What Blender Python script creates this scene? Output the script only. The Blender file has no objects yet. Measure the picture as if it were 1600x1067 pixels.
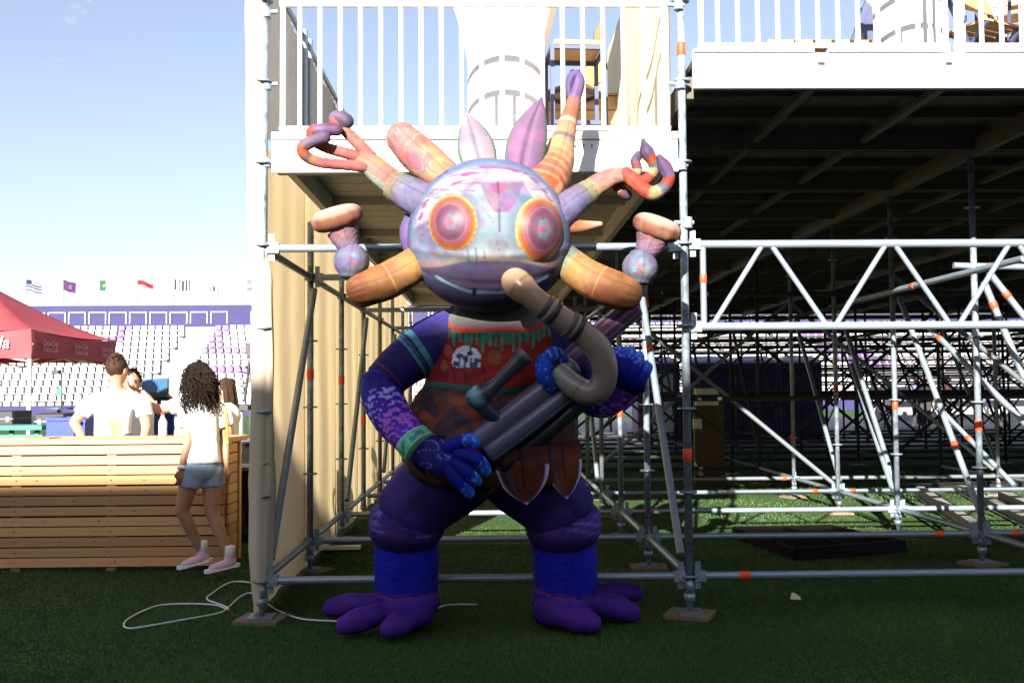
import bpy, bmesh, math, random
import numpy as np
from mathutils import Matrix, Vector, Euler
random.seed(7); RNG = np.random.default_rng(7)
R = math.radians
scene = bpy.context.scene
COL = scene.collection

# ------------------------------------------------------------------ camera, sky, sun, exposure
CAM_H = 1.366; F_PX = 1555.0; CX, CY = 800.0, 533.5
cam_d = bpy.data.cameras.new('camera'); cam = bpy.data.objects.new('camera', cam_d); COL.objects.link(cam)
CAM_M = (Matrix.Translation((0, 0, CAM_H)) @ Matrix.Rotation(R(-1.2), 4, 'Z') @
         Matrix.Rotation(R(90 + 2.72), 4, 'X') @ Matrix.Rotation(R(-0.43), 4, 'Z'))
cam.matrix_world = CAM_M
cam_d.sensor_width = 36.0; cam_d.lens = F_PX / 1600 * 36.0
cam_d.clip_start = 0.05; cam_d.clip_end = 3000
scene.camera = cam

SUN_EL, SUN_AZ = R(22.5), R(16.0)          # sun behind the camera, a little to its left
SUN_DIR = Vector((math.sin(SUN_AZ) * math.cos(SUN_EL), math.cos(SUN_AZ) * math.cos(SUN_EL), -math.sin(SUN_EL)))
world = bpy.data.worlds.new('World'); scene.world = world; world.use_nodes = True
wn = world.node_tree; wn.nodes.clear()
sky = wn.nodes.new('ShaderNodeTexSky'); sky.sky_type = 'NISHITA'; sky.sun_disc = False
sky.sun_elevation = SUN_EL; sky.sun_rotation = math.pi + SUN_AZ; sky.air_density = 1.0; sky.dust_density = 1.2; sky.ozone_density = 1.0
wbg = wn.nodes.new('ShaderNodeBackground'); wbg.inputs['Strength'].default_value = 0.05
wout = wn.nodes.new('ShaderNodeOutputWorld')
tc = wn.nodes.new('ShaderNodeTexCoord'); mp = wn.nodes.new('ShaderNodeMapping'); mp.inputs['Scale'].default_value = (2.2, 2.2, 7.0)
nz = wn.nodes.new('ShaderNodeTexNoise'); nz.inputs['Scale'].default_value = 2.4; nz.inputs['Detail'].default_value = 7; nz.inputs['Roughness'].default_value = 0.62
cr = wn.nodes.new('ShaderNodeValToRGB'); cr.color_ramp.elements[0].position = 0.63; cr.color_ramp.elements[1].position = 0.80
cr.color_ramp.elements[0].color = (0.10, 0.10, 0.10, 1); cr.color_ramp.elements[1].color = (0.8, 0.8, 0.8, 1)
mx = wn.nodes.new('ShaderNodeMixRGB'); mx.inputs['Color2'].default_value = (6.6, 6.1, 5.9, 1)
L = wn.links.new
L(tc.outputs['Generated'], mp.inputs['Vector']); L(mp.outputs['Vector'], nz.inputs['Vector']); L(nz.outputs['Fac'], cr.inputs['Fac'])
tint = wn.nodes.new('ShaderNodeMixRGB'); tint.blend_type = 'MULTIPLY'; tint.inputs['Fac'].default_value = 1; tint.inputs['Color2'].default_value = (1.02, 0.95, 0.99, 1)
L(sky.outputs['Color'], tint.inputs['Color1'])
L(cr.outputs['Color'], mx.inputs['Fac']); L(tint.outputs['Color'], mx.inputs['Color1']); L(mx.outputs['Color'], wbg.inputs['Color'])
L(wbg.outputs['Background'], wout.inputs['Surface'])
sun_d = bpy.data.lights.new('sun', 'SUN'); sun_d.energy = 5.0; sun_d.angle = R(0.5); sun_d.color = (1.0, 0.93, 0.82)
sun = bpy.data.objects.new('sun', sun_d); COL.objects.link(sun)
sun.matrix_world = Matrix.Translation((-4, -20, 14)) @ SUN_DIR.to_track_quat('-Z', 'Y').to_matrix().to_4x4()
vs = scene.view_settings; vs.view_transform = 'Standard'; vs.look = 'None'; vs.gamma = 1; vs.exposure = 2.1
scene.render.engine = 'CYCLES'; scene.render.resolution_x = 1024; scene.render.resolution_y = 682
scene.cycles.max_bounces = 6; scene.cycles.transparent_max_bounces = 8

# ------------------------------------------------------------------ pixel helpers (photo 1600 x 1067)
R3 = np.array(CAM_M.to_3x3()); C0 = np.array(CAM_M.translation)
def ray(px, py):
    return R3 @ np.array([(px - CX) / F_PX, -(py - CY) / F_PX, -1.0])
def U(px, py, Y):
    d = ray(px, py); return Vector(C0 + d * (Y - C0[1]) / d[1])
def UZ(px, py, z=0.0):
    d = ray(px, py); return Vector(C0 + d * (z - C0[2]) / d[2])
def UX(px, py, X):
    d = ray(px, py); return Vector(C0 + d * (X - C0[0]) / d[0])
def proj(P):
    q = (np.asarray(P, float) - C0) @ R3
    return CX + F_PX * q[..., 0] / -q[..., 2], CY - F_PX * q[..., 1] / -q[..., 2]
def lin(h):
    """'rrggbb' -> linear rgb"""
    v = [int(h[i:i + 2], 16) / 255 for i in (0, 2, 4)]
    return np.array([c / 12.92 if c <= 0.04045 else ((c + 0.055) / 1.055) ** 2.4 for c in v])

# ------------------------------------------------------------------ materials
MATS = {}
def mat(name, color, rough=0.6, metal=0.0, spec=0.5, noise=0.0, nscale=8.0, bump=0.0, bscale=60.0, stretch=(1, 1, 1),
        transl=0.0, attr=False, sheen=0.0, coat=0.0, vary=0.0, alpha=1.0):
    if name in MATS: return MATS[name]
    m = bpy.data.materials.new(name); m.use_nodes = True; nt = m.node_tree; n = nt.nodes; l = nt.links.new
    bs = n['Principled BSDF']; out = n['Material Output']
    bs.inputs['Roughness'].default_value = rough; bs.inputs['Metallic'].default_value = metal
    bs.inputs['Specular IOR Level'].default_value = spec
    if sheen: bs.inputs['Sheen Weight'].default_value = sheen
    if coat: bs.inputs['Coat Weight'].default_value = coat
    if alpha < 1: bs.inputs['Alpha'].default_value = alpha
    c = tuple(color) if not isinstance(color, str) else tuple(lin(color))
    t = n.new('ShaderNodeTexCoord'); mpn = n.new('ShaderNodeMapping'); mpn.inputs['Scale'].default_value = stretch
    l(t.outputs['Object'], mpn.inputs['Vector'])
    src = None
    if attr:
        a = n.new('ShaderNodeAttribute'); a.attribute_name = 'Col'; src = a.outputs['Color']
    if noise or vary:
        rgb = src
        if rgb is None:
            rn = n.new('ShaderNodeRGB'); rn.outputs[0].default_value = (*c, 1); rgb = rn.outputs[0]
        nn = n.new('ShaderNodeTexNoise'); nn.inputs['Scale'].default_value = nscale; nn.inputs['Detail'].default_value = 6; nn.inputs['Roughness'].default_value = 0.6
        l(mpn.outputs['Vector'], nn.inputs['Vector'])
        mr = n.new('ShaderNodeMapRange'); mr.inputs['From Min'].default_value = 0.3; mr.inputs['From Max'].default_value = 0.7
        mr.inputs['To Min'].default_value = 1 - noise; mr.inputs['To Max'].default_value = 1 + noise * 0.6
        l(nn.outputs['Fac'], mr.inputs['Value'])
        val = mr.outputs['Result']
        if vary:
            oi = n.new('ShaderNodeObjectInfo'); m2 = n.new('ShaderNodeMapRange'); m2.inputs['To Min'].default_value = 1 - vary; m2.inputs['To Max'].default_value = 1 + vary
            l(oi.outputs['Random'], m2.inputs['Value']); mu = n.new('ShaderNodeMath'); mu.operation = 'MULTIPLY'
            l(val, mu.inputs[0]); l(m2.outputs['Result'], mu.inputs[1]); val = mu.outputs[0]
        mm = n.new('ShaderNodeVectorMath'); mm.operation = 'SCALE'
        l(rgb, mm.inputs[0]); l(val, mm.inputs['Scale']); src = mm.outputs['Vector']
        rr = n.new('ShaderNodeMapRange'); rr.inputs['To Min'].default_value = max(0.05, rough - 0.12); rr.inputs['To Max'].default_value = min(1, rough + 0.12)
        l(nn.outputs['Fac'], rr.inputs['Value']); l(rr.outputs['Result'], bs.inputs['Roughness'])
    if src is None: bs.inputs['Base Color'].default_value = (*c, 1)
    else: l(src, bs.inputs['Base Color'])
    nb = None
    if bump:
        bn = n.new('ShaderNodeTexNoise'); bn.inputs['Scale'].default_value = bscale; bn.inputs['Detail'].default_value = 5
        l(mpn.outputs['Vector'], bn.inputs['Vector'])
        bp = n.new('ShaderNodeBump'); bp.inputs['Strength'].default_value = min(1.0, bump * 40); bp.inputs['Distance'].default_value = bump
        l(bn.outputs['Fac'], bp.inputs['Height']); nb = bp.outputs['Normal']; l(nb, bs.inputs['Normal'])
    if transl:
        tr = n.new('ShaderNodeBsdfTranslucent'); ms = n.new('ShaderNodeMixShader'); ms.inputs[0].default_value = transl
        if src is None: tr.inputs['Color'].default_value = (*c, 1)
        else: l(src, tr.inputs['Color'])
        if nb: l(nb, tr.inputs['Normal'])
        l(bs.outputs[0], ms.inputs[1]); l(tr.outputs[0], ms.inputs[2]); l(ms.outputs[0], out.inputs['Surface'])
    MATS[name] = m; return m

# ------------------------------------------------------------------ objects
W = {}
def link(o, parent=None, M=None):
    M = M if M is not None else Matrix.Identity(4)
    COL.objects.link(o); W[o] = M.copy()
    if parent is not None:
        o.parent = parent; o.matrix_parent_inverse = W[parent].inverted()
    o.matrix_basis = M
    return o
def tag(o, label=None, cat=None, group=None, kind=None):
    if label: o['label'] = label
    if cat: o['category'] = cat
    if group: o['group'] = group
    if kind: o['kind'] = kind
    return o
def thing(name, loc, label, cat, group=None):
    o = bpy.data.objects.new(name, None); o.empty_display_size = 0.2
    link(o, None, Matrix.Translation(Vector(loc))); return tag(o, label, cat, group)
def make_mesh(name, verts, faces, material, smooth=False, cols=None):
    me = bpy.data.meshes.new(name)
    me.from_pydata([tuple(v) for v in verts], [], [tuple(f) for f in faces]); me.update()
    if cols is not None:
        ca = me.color_attributes.new('Col', 'FLOAT_COLOR', 'POINT')
        c4 = np.ones((len(verts), 4), np.float32); c4[:, :3] = np.asarray(cols)[:, :3]; ca.data.foreach_set('color', c4.ravel())
    if smooth: me.shade_smooth()
    if isinstance(material, str): material = MATS[material]
    if material: me.materials.append(material)
    return me
def mobj(name, verts, faces, material, parent=None, smooth=False, cols=None):
    v = np.asarray(verts, float); c = (v.min(0) + v.max(0)) / 2
    me = make_mesh(name, v - c, faces, material, smooth, cols)
    return link(bpy.data.objects.new(name, me), parent, Matrix.Translation(Vector(c)))
def dup(root, M, label=None, group=None):
    """copy of a thing with copies of its parts and sub-parts, moved to the world matrix M"""
    r = root.copy(); COL.objects.link(r); r.matrix_basis = M; W[r] = M.copy()
    for ch in [c for c in root.children]:
        c = ch.copy(); COL.objects.link(c); c.parent = r
        for g in [g for g in ch.children]:
            d = g.copy(); COL.objects.link(d); d.parent = c
    if label: r['label'] = label
    if group: r['group'] = group
    return r

class MB:
    """collects simple shapes into one mesh"""
    def __init__(s): s.v = []; s.f = []
    def add(s, v, f):
        o = len(s.v); s.v += [tuple(x) for x in v]; s.f += [tuple(i + o for i in q) for q in f]; return s
    def box(s, x0, x1, y0, y1, z0, z1, bev=0.0):
        if bev:
            b = bev
            bm = bmesh.new(); bmesh.ops.create_cube(bm, size=1)
            for v in bm.verts: v.co = Vector(((x0 + x1) / 2 + v.co.x * (x1 - x0), (y0 + y1) / 2 + v.co.y * (y1 - y0), (z0 + z1) / 2 + v.co.z * (z1 - z0)))
            bmesh.ops.bevel(bm, geom=bm.edges[:], offset=b, segments=1, affect='EDGES')
            bm.verts.index_update(); s.add([v.co[:] for v in bm.verts], [[v.index for v in f.verts] for f in bm.faces]); bm.free(); return s
        v = [(x, y, z) for z in (z0, z1) for y in (y0, y1) for x in (x0, x1)]
        return s.add(v, [(0, 2, 3, 1), (4, 5, 7, 6), (0, 1, 5, 4), (2, 6, 7, 3), (0, 4, 6, 2), (1, 3, 7, 5)])
    def bar(s, p0, p1, w, h, up=(0, 0, 1)):
        p0, p1 = Vector(p0), Vector(p1); d = (p1 - p0).normalized(); u = Vector(up)
        sd = d.cross(u); sd = sd.normalized() if sd.length > 1e-6 else Vector((1, 0, 0)); u = sd.cross(d)
        v = [p + sd * a * w / 2 + u * b * h / 2 for p in (p0, p1) for a, b in ((-1, -1), (1, -1), (1, 1), (-1, 1))]
        return s.add(v, [(3, 2, 1, 0), (4, 5, 6, 7)] + [(i, (i + 1) % 4, (i + 1) % 4 + 4, i + 4) for i in range(4)])
    def cyl(s, p0, p1, r0, r1=None, n=12):
        r1 = r0 if r1 is None else r1
        p0, p1 = Vector(p0), Vector(p1); d = (p1 - p0).normalized(); a = d.orthogonal().normalized(); b = d.cross(a)
        v = [p + (a * math.cos(t) + b * math.sin(t)) * r for p, r in ((p0, r0), (p1, r1)) for t in [2 * math.pi * i / n for i in range(n)]]
        return s.add(v, [(i, (i + 1) % n, (i + 1) % n + n, i + n) for i in range(n)] + [tuple(range(n - 1, -1, -1)), tuple(range(n, 2 * n))])
    def lathe(s, c, prof, n=24):
        c = Vector(c); v = [c + Vector((r * math.cos(2 * math.pi * i / n), r * math.sin(2 * math.pi * i / n), z)) for r, z in prof for i in range(n)]
        f = [(k * n + i, k * n + (i + 1) % n, (k + 1) * n + (i + 1) % n, (k + 1) * n + i) for k in range(len(prof) - 1) for i in range(n)]
        f += [tuple(range(n - 1, -1, -1)), tuple(range((len(prof) - 1) * n, len(prof) * n))]
        return s.add(v, f)
    def build(s, name, material, parent=None, smooth=False):
        return mobj(name, s.v, s.f, material, parent, smooth)

UNIT = {}
def unit(shape, material):
    k = (shape, material)
    if k not in UNIT:
        m = MB()
        if shape == 'tube': m.cyl((0, 0, 0), (0, 0, 1), 1, n=14)
        elif shape == 'thin': m.cyl((0, 0, 0), (0, 0, 1), 1, n=8)
        else: m.box(-.5, .5, -.5, .5, -.5, .5)
        me = make_mesh(shape, m.v, m.f, material, False)
        if shape != 'box':
            for p in me.polygons: p.use_smooth = len(p.vertices) == 4
        UNIT[k] = me
    return UNIT[k]
def tube(name, p0, p1, r, material, parent=None, shape='tube'):
    p0, p1 = Vector(p0), Vector(p1); d = p1 - p0
    M = Matrix.Translation(p0) @ d.to_track_quat('Z', 'Y').to_matrix().to_4x4() @ Matrix.Diagonal((r, r, d.length, 1))
    return link(bpy.data.objects.new(name, unit(shape, material)), parent, M)
def block(name, x0, x1, y0, y1, z0, z1, material, parent=None, rot=None):
    M = Matrix.Translation(((x0 + x1) / 2, (y0 + y1) / 2, (z0 + z1) / 2))
    if rot: M = M @ rot
    return link(bpy.data.objects.new(name, unit('box', material)), parent, M @ Matrix.Diagonal((x1 - x0, y1 - y0, z1 - z0, 1)))
def band(name, p0, p1, t, w, r, material, parent):
    """a collar of width w around the tube p0-p1, at the fraction t"""
    p0, p1 = Vector(p0), Vector(p1); d = (p1 - p0).normalized(); c = p0.lerp(p1, t)
    return tube(name, c - d * w / 2, c + d * w / 2, r, material, parent)

def catmull(P, n):
    """n samples along a Catmull-Rom curve through the rows of P (any number of columns)"""
    P = np.asarray(P, float); k = len(P)
    Q = np.vstack([2 * P[0] - P[1], P, 2 * P[-1] - P[-2]])
    seg = np.linalg.norm(np.diff(P[:, :3], axis=0), axis=1); s = np.concatenate([[0], np.cumsum(seg)]); s /= s[-1]
    out = []
    for t in np.linspace(0, 1, n):
        i = min(max(np.searchsorted(s, t) - 1, 0), k - 2); u = (t - s[i]) / max(s[i + 1] - s[i], 1e-9)
        a, b, c, d = Q[i:i + 4]
        out.append(0.5 * (2 * b + (c - a) * u + (2 * a - 5 * b + 4 * c - d) * u * u + (3 * b - a - 3 * c + d) * u ** 3))
    return np.array(out)
def sweep(P, Rr, n=32, seg=20, cap0=1.0, cap1=1.0, flat=1.0, flat_axis=None, pucker=0.0, curve=True, endpuck=0.0, seam_n=0):
    """tube along points P with radii Rr, round ends; gives verts, faces, t (0..1 along), a (angle)"""
    PR = np.hstack([np.asarray(P, float), np.asarray(Rr, float)[:, None]])
    C = catmull(PR, n) if curve else PR
    pts, rad = C[:, :3], np.maximum(C[:, 3], 1e-4)
    T = np.gradient(pts, axis=0); T /= np.linalg.norm(T, axis=1)[:, None] + 1e-12
    rows = [];
    K = 6
    if cap0:
        for q in range(K):
            th = math.pi / 2 * (1 - q / K); rows.append((pts[0] - T[0] * rad[0] * cap0 * math.sin(th), T[0], rad[0] * max(math.cos(th), 0.02), 0.0))
    for i in range(len(pts)): rows.append((pts[i], T[i], rad[i], i / (len(pts) - 1)))
    if cap1:
        for q in range(1, K + 1):
            th = math.pi / 2 * q / K; rows.append((pts[-1] + T[-1] * rad[-1] * cap1 * math.sin(th), T[-1], rad[-1] * max(math.cos(th), 0.02), 1.0))
    a = Vector(flat_axis) if flat_axis is not None else Vector((0.13, -1, 0.2))
    V, tt, aa = [], [], []
    for p, t, r, s in rows:
        tv = Vector(t); a = (a - tv * a.dot(tv)).normalized(); b = tv.cross(a)
        for j in range(seg):
            th = 2 * math.pi * j / seg
            ep = math.exp(-min(s, 1 - s) / .045) if endpuck else 0
            sg = 0
            if seam_n:
                ds = abs(((th * seam_n / (2 * math.pi)) + .5) % 1 - .5) * 2 * math.pi / seam_n; wv = math.sin(2 * math.pi * s * n / 5.3 + 2 * math.sin(s * 37 + th)); sg = -.020 * math.exp(-(ds / .10) ** 2) + .010 * wv * math.exp(-(ds / .34) ** 2)
            rr = r * (1 + sg + endpuck * ep * math.sin(th * 17 + 2 * math.sin(th * 3)) + pucker * math.sin(th * 9 + 3 * math.sin(s * 40)) * math.sin(s * 60 + th * 2))
            V.append(Vector(p) + a * math.cos(th) * rr * flat + b * math.sin(th) * rr); tt.append(s); aa.append(th)
    m = len(rows)
    F = [(i * seg + j, i * seg + (j + 1) % seg, (i + 1) * seg + (j + 1) % seg, (i + 1) * seg + j) for i in range(m - 1) for j in range(seg)]
    F += [tuple(range(seg - 1, -1, -1)), tuple(range((m - 1) * seg, m * seg))]
    return np.array([v[:] for v in V]), F, np.array(tt), np.array(aa)
def wob(P, s, seed=0.0):
    """cheap smooth noise in about -1..1 at points P"""
    P = np.asarray(P) * s + seed
    x, y, z = P[:, 0], P[:, 1], P[:, 2]
    return (np.sin(x + 1.7 * np.sin(y * 1.3 + seed)) + np.sin(y * 1.21 + 1.3 * np.sin(z * 1.7 + 2)) + np.sin(z * 1.13 + 1.9 * np.sin(x * 1.1 + 4))) / 3
def smooth(e0, e1, x):
    t = np.clip((x - e0) / (e1 - e0 + 1e-12), 0, 1); return t * t * (3 - 2 * t)

# ------------------------------------------------------------------ common materials
mat('galv', (0.21, 0.235, 0.26), rough=0.45, metal=0.5, noise=0.28, nscale=14, vary=0.12, bump=0.0008, bscale=90)
mat('galv_near', (0.27, 0.33, 0.40), rough=0.46, metal=0.5, noise=0.5, nscale=17, vary=0.05, bump=0.0008, bscale=120)
mat('galv_shade_dark', (0.045, 0.047, 0.05), rough=0.7, metal=0.2, spec=.2, noise=0.3, nscale=9, vary=.25)  # darkened galv copy, deep scaffold shade put into its colour; also dark screws
mat('white_paint', (0.74, 0.74, 0.72), rough=0.4, noise=0.08, nscale=9)
mat('alu_white', (0.72, 0.73, 0.73), rough=0.42, noise=0.10, nscale=5, stretch=(0.6, 1, 6))
mat('alu_deck', (0.46, 0.43, 0.37), rough=0.6, noise=0.25, nscale=5, stretch=(0.5, 3, 1), vary=0.1)
mat('ply_dark', (0.075, 0.07, 0.062), rough=0.8, noise=0.4, nscale=4, stretch=(3, 0.4, 1), vary=0.25)
mat('beam_dark', (0.075, 0.068, 0.05), rough=0.6, noise=0.3, nscale=6, vary=0.2)
mat('tape_red', (0.75, 0.075, 0.02), rough=0.5, noise=0.2, nscale=30)
mat('pad_wood', (0.17, 0.13, 0.08), rough=0.8, noise=0.4, nscale=12, stretch=(8, 1, 1), bump=0.002)
mat('cloth_pale', (0.66, 0.58, 0.43), rough=0.9, noise=0.10, nscale=3, bump=0.006, bscale=7, transl=0.25, stretch=(1, 1, 0.3))
mat('cloth_sunny', (0.74, 0.64, 0.46), rough=0.9, noise=0.08, nscale=2.5, bump=0.004, bscale=9, transl=0.12, stretch=(1, 1, 0.35))
mat('matte_black', (0.012, 0.012, 0.013), rough=0.9, spec=0.08)
mat('cloth_beige', (0.74, 0.58, 0.33), rough=0.9, noise=0.14, nscale=2.5, bump=0.004, bscale=9, transl=0.55, stretch=(1, 1, 0.35))
mat('wood', (0.50, 0.29, 0.11), rough=0.62, noise=0.30, nscale=3.0, stretch=(0.8, 6, 16), bump=0.0015, bscale=26, vary=0.13)
mat('wood_dark', (0.11, 0.068, 0.036), rough=0.7, noise=0.3, nscale=4, stretch=(6, 6, 0.7))
mat('black', (0.012, 0.012, 0.014), rough=0.55, noise=0.2)
mat('black_gloss', (0.012, 0.012, 0.014), rough=0.25)
mat('grey_plastic', (0.22, 0.22, 0.25), rough=0.5, noise=0.15)
mat('navy_steel', (0.05, 0.065, 0.13), rough=0.45, noise=0.15)
mat('concrete', (0.40, 0.38, 0.36), rough=0.9, noise=0.2, nscale=0.8, bump=0.004, bscale=12)
mat('stand_white', (0.30, 0.295, 0.31), rough=0.8, noise=0.12, nscale=1.5)
mat('seat_white', (0.52, 0.51, 0.54), rough=0.5, vary=0.12)
mat('seat_purple', (0.13, 0.055, 0.24), rough=0.5, vary=0.12)
mat('stand_blue', (0.017, 0.016, 0.085), rough=0.8, noise=0.15, nscale=1)
mat('purple_booth', (0.028, 0.011, 0.075), rough=0.5, noise=0.15)
mat('booth_white', (0.32, 0.32, 0.38), rough=0.5)

# ------------------------------------------------------------------ ground and turf
def ground_material():
    m = bpy.data.materials.new('turf_ground'); m.use_nodes = True; nt = m.node_tree; n = nt.nodes; l = nt.links.new
    bs = n['Principled BSDF']; bs.inputs['Roughness'].default_value = 0.9; bs.inputs['Specular IOR Level'].default_value = 0.15
    t = n.new('ShaderNodeTexCoord'); a = n.new('ShaderNodeTexNoise'); a.inputs['Scale'].default_value = 0.7; a.inputs['Detail'].default_value = 8
    b = n.new('ShaderNodeTexNoise'); b.inputs['Scale'].default_value = 95; b.inputs['Detail'].default_value = 4
    l(t.outputs['Object'], a.inputs['Vector']); l(t.outputs['Object'], b.inputs['Vector'])
    r1 = n.new('ShaderNodeValToRGB'); e = r1.color_ramp.elements
    e[0].position = 0.3; e[0].color = (0.026, 0.066, 0.026, 1); e[1].position = 0.72; e[1].color = (0.060, 0.115, 0.036, 1)
    mxn = n.new('ShaderNodeMixRGB'); mxn.blend_type = 'MULTIPLY'; mxn.inputs['Fac'].default_value = 0.75
    r2 = n.new('ShaderNodeValToRGB'); e = r2.color_ramp.elements; e[0].position = 0.35; e[0].color = (0.35, 0.4, 0.3, 1); e[1].position = 0.65; e[1].color = (1.25, 1.2, 1, 1)
    l(a.outputs['Fac'], r1.inputs['Fac']); l(b.outputs['Fac'], r2.inputs['Fac']); l(r1.outputs['Color'], mxn.inputs['Color1']); l(r2.outputs['Color'], mxn.inputs['Color2'])
    l(mxn.outputs['Color'], bs.inputs['Base Color'])
    bp = n.new('ShaderNodeBump'); bp.inputs['Distance'].default_value = 0.012; bp.inputs['Strength'].default_value = 0.9
    l(b.outputs['Fac'], bp.inputs['Height']); l(bp.outputs['Normal'], bs.inputs['Normal'])
    return m
gm = MB(); NX = 40
gv = [(x, y, 0) for y in np.linspace(-300, 900, NX) for x in np.linspace(-600, 600, NX)]
gf = [(j * NX + i, j * NX + i + 1, (j + 1) * NX + i + 1, (j + 1) * NX + i) for j in range(NX - 1) for i in range(NX - 1)]
ground = link(bpy.data.objects.new('ground', make_mesh('ground', gv, gf, ground_material())), None)
tag(ground, 'green artificial turf pitch covering the whole ground', kind='structure')

def turf():
    mat('grass_blade', (0.09, 0.125, 0.028), attr=True, rough=0.75, spec=0.2, transl=0.25)
    n1, n2 = 230000, 70000
    Y = np.concatenate([4.2 + 4.6 * RNG.random(n1) ** 1.25, 8.4 + 9 * RNG.random(n2) ** 1.3]); n = n1 + n2
    half = np.where(Y < 8.6, 0.56 * Y, 0.55 * Y); X = (RNG.random(n) * 2 - 1) * half + 0.02 * Y
    far = np.clip(Y / 5.0, 1, 3)
    h = (0.010 + 0.014 * RNG.random(n)) * (0.75 + 0.25 * far); w = (0.0016 + 0.0014 * RNG.random(n)) * far
    # worn, matted patches
    patch = 0.5 + 0.5 * np.sin(X * 2.1 + 1.3 * np.sin(Y * 1.7)) * np.sin(Y * 2.6 + X)
    h *= 0.5 + 0.75 * patch
    an = RNG.random(n) * 2 * math.pi; le = h * (0.25 + 0.8 * RNG.random(n)); la = RNG.random(n) * 2 * math.pi
    base = np.stack([X, Y, np.zeros(n)], 1); sd = np.stack([np.cos(an) * w, np.sin(an) * w, np.zeros(n)], 1)
    tip = base + np.stack([np.cos(la) * le, np.sin(la) * le, h], 1)
    V = np.stack([base - sd, base + sd, tip], 1).reshape(-1, 3)
    me = bpy.data.meshes.new('grass'); me.vertices.add(3 * n); me.vertices.foreach_set('co', V.ravel().astype(np.float32))
    me.loops.add(3 * n); me.loops.foreach_set('vertex_index', np.arange(3 * n, dtype=np.int32))
    me.polygons.add(n); me.polygons.foreach_set('loop_start', np.arange(0, 3 * n, 3, dtype=np.int32))
    me.update(calc_edges=True)
    c = np.array([0.060, 0.115, 0.038])[None] * (0.55 + 0.75 * RNG.random((n, 1))) * (0.5 + 0.85 * patch[:, None])
    c[:, 0] *= 0.85 + 0.5 * RNG.random(n); c = np.repeat(c, 3, 0)
    ca = me.color_attributes.new('Col', 'FLOAT_COLOR', 'POINT'); c4 = np.ones((3 * n, 4), np.float32); c4[:, :3] = c; ca.data.foreach_set('color', c4.ravel())
    me.materials.append(MATS['grass_blade'])
    o = link(bpy.data.objects.new('grass', me), None); tag(o, 'short turf blades covering the pitch in front of the scaffold', 'grass', kind='stuff')
turf()

# ------------------------------------------------------------------ the stand behind the photographer, which shades the foreground
def near_stand():
    t = thing('grandstand', (-4, -9, 0), 'tall concrete stand behind the photographer shading the foreground', 'grandstand')
    m = MB(); n = 14
    for i in range(n): m.box(-45, 40, -6.5 - 0.5 * (i + 1), -6.5 - 0.5 * i, 0, 1.2 + 0.45 * i)
    m.build('tier', 'concrete', t)
    m = MB(); m.box(-45, 40, -14.9, -14.0, 0, 1.445 + 20 * SHADE); m.build('back_wall', 'concrete', t)
SHADE = math.tan(SUN_EL) / math.cos(SUN_AZ)
near_stand()

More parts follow.
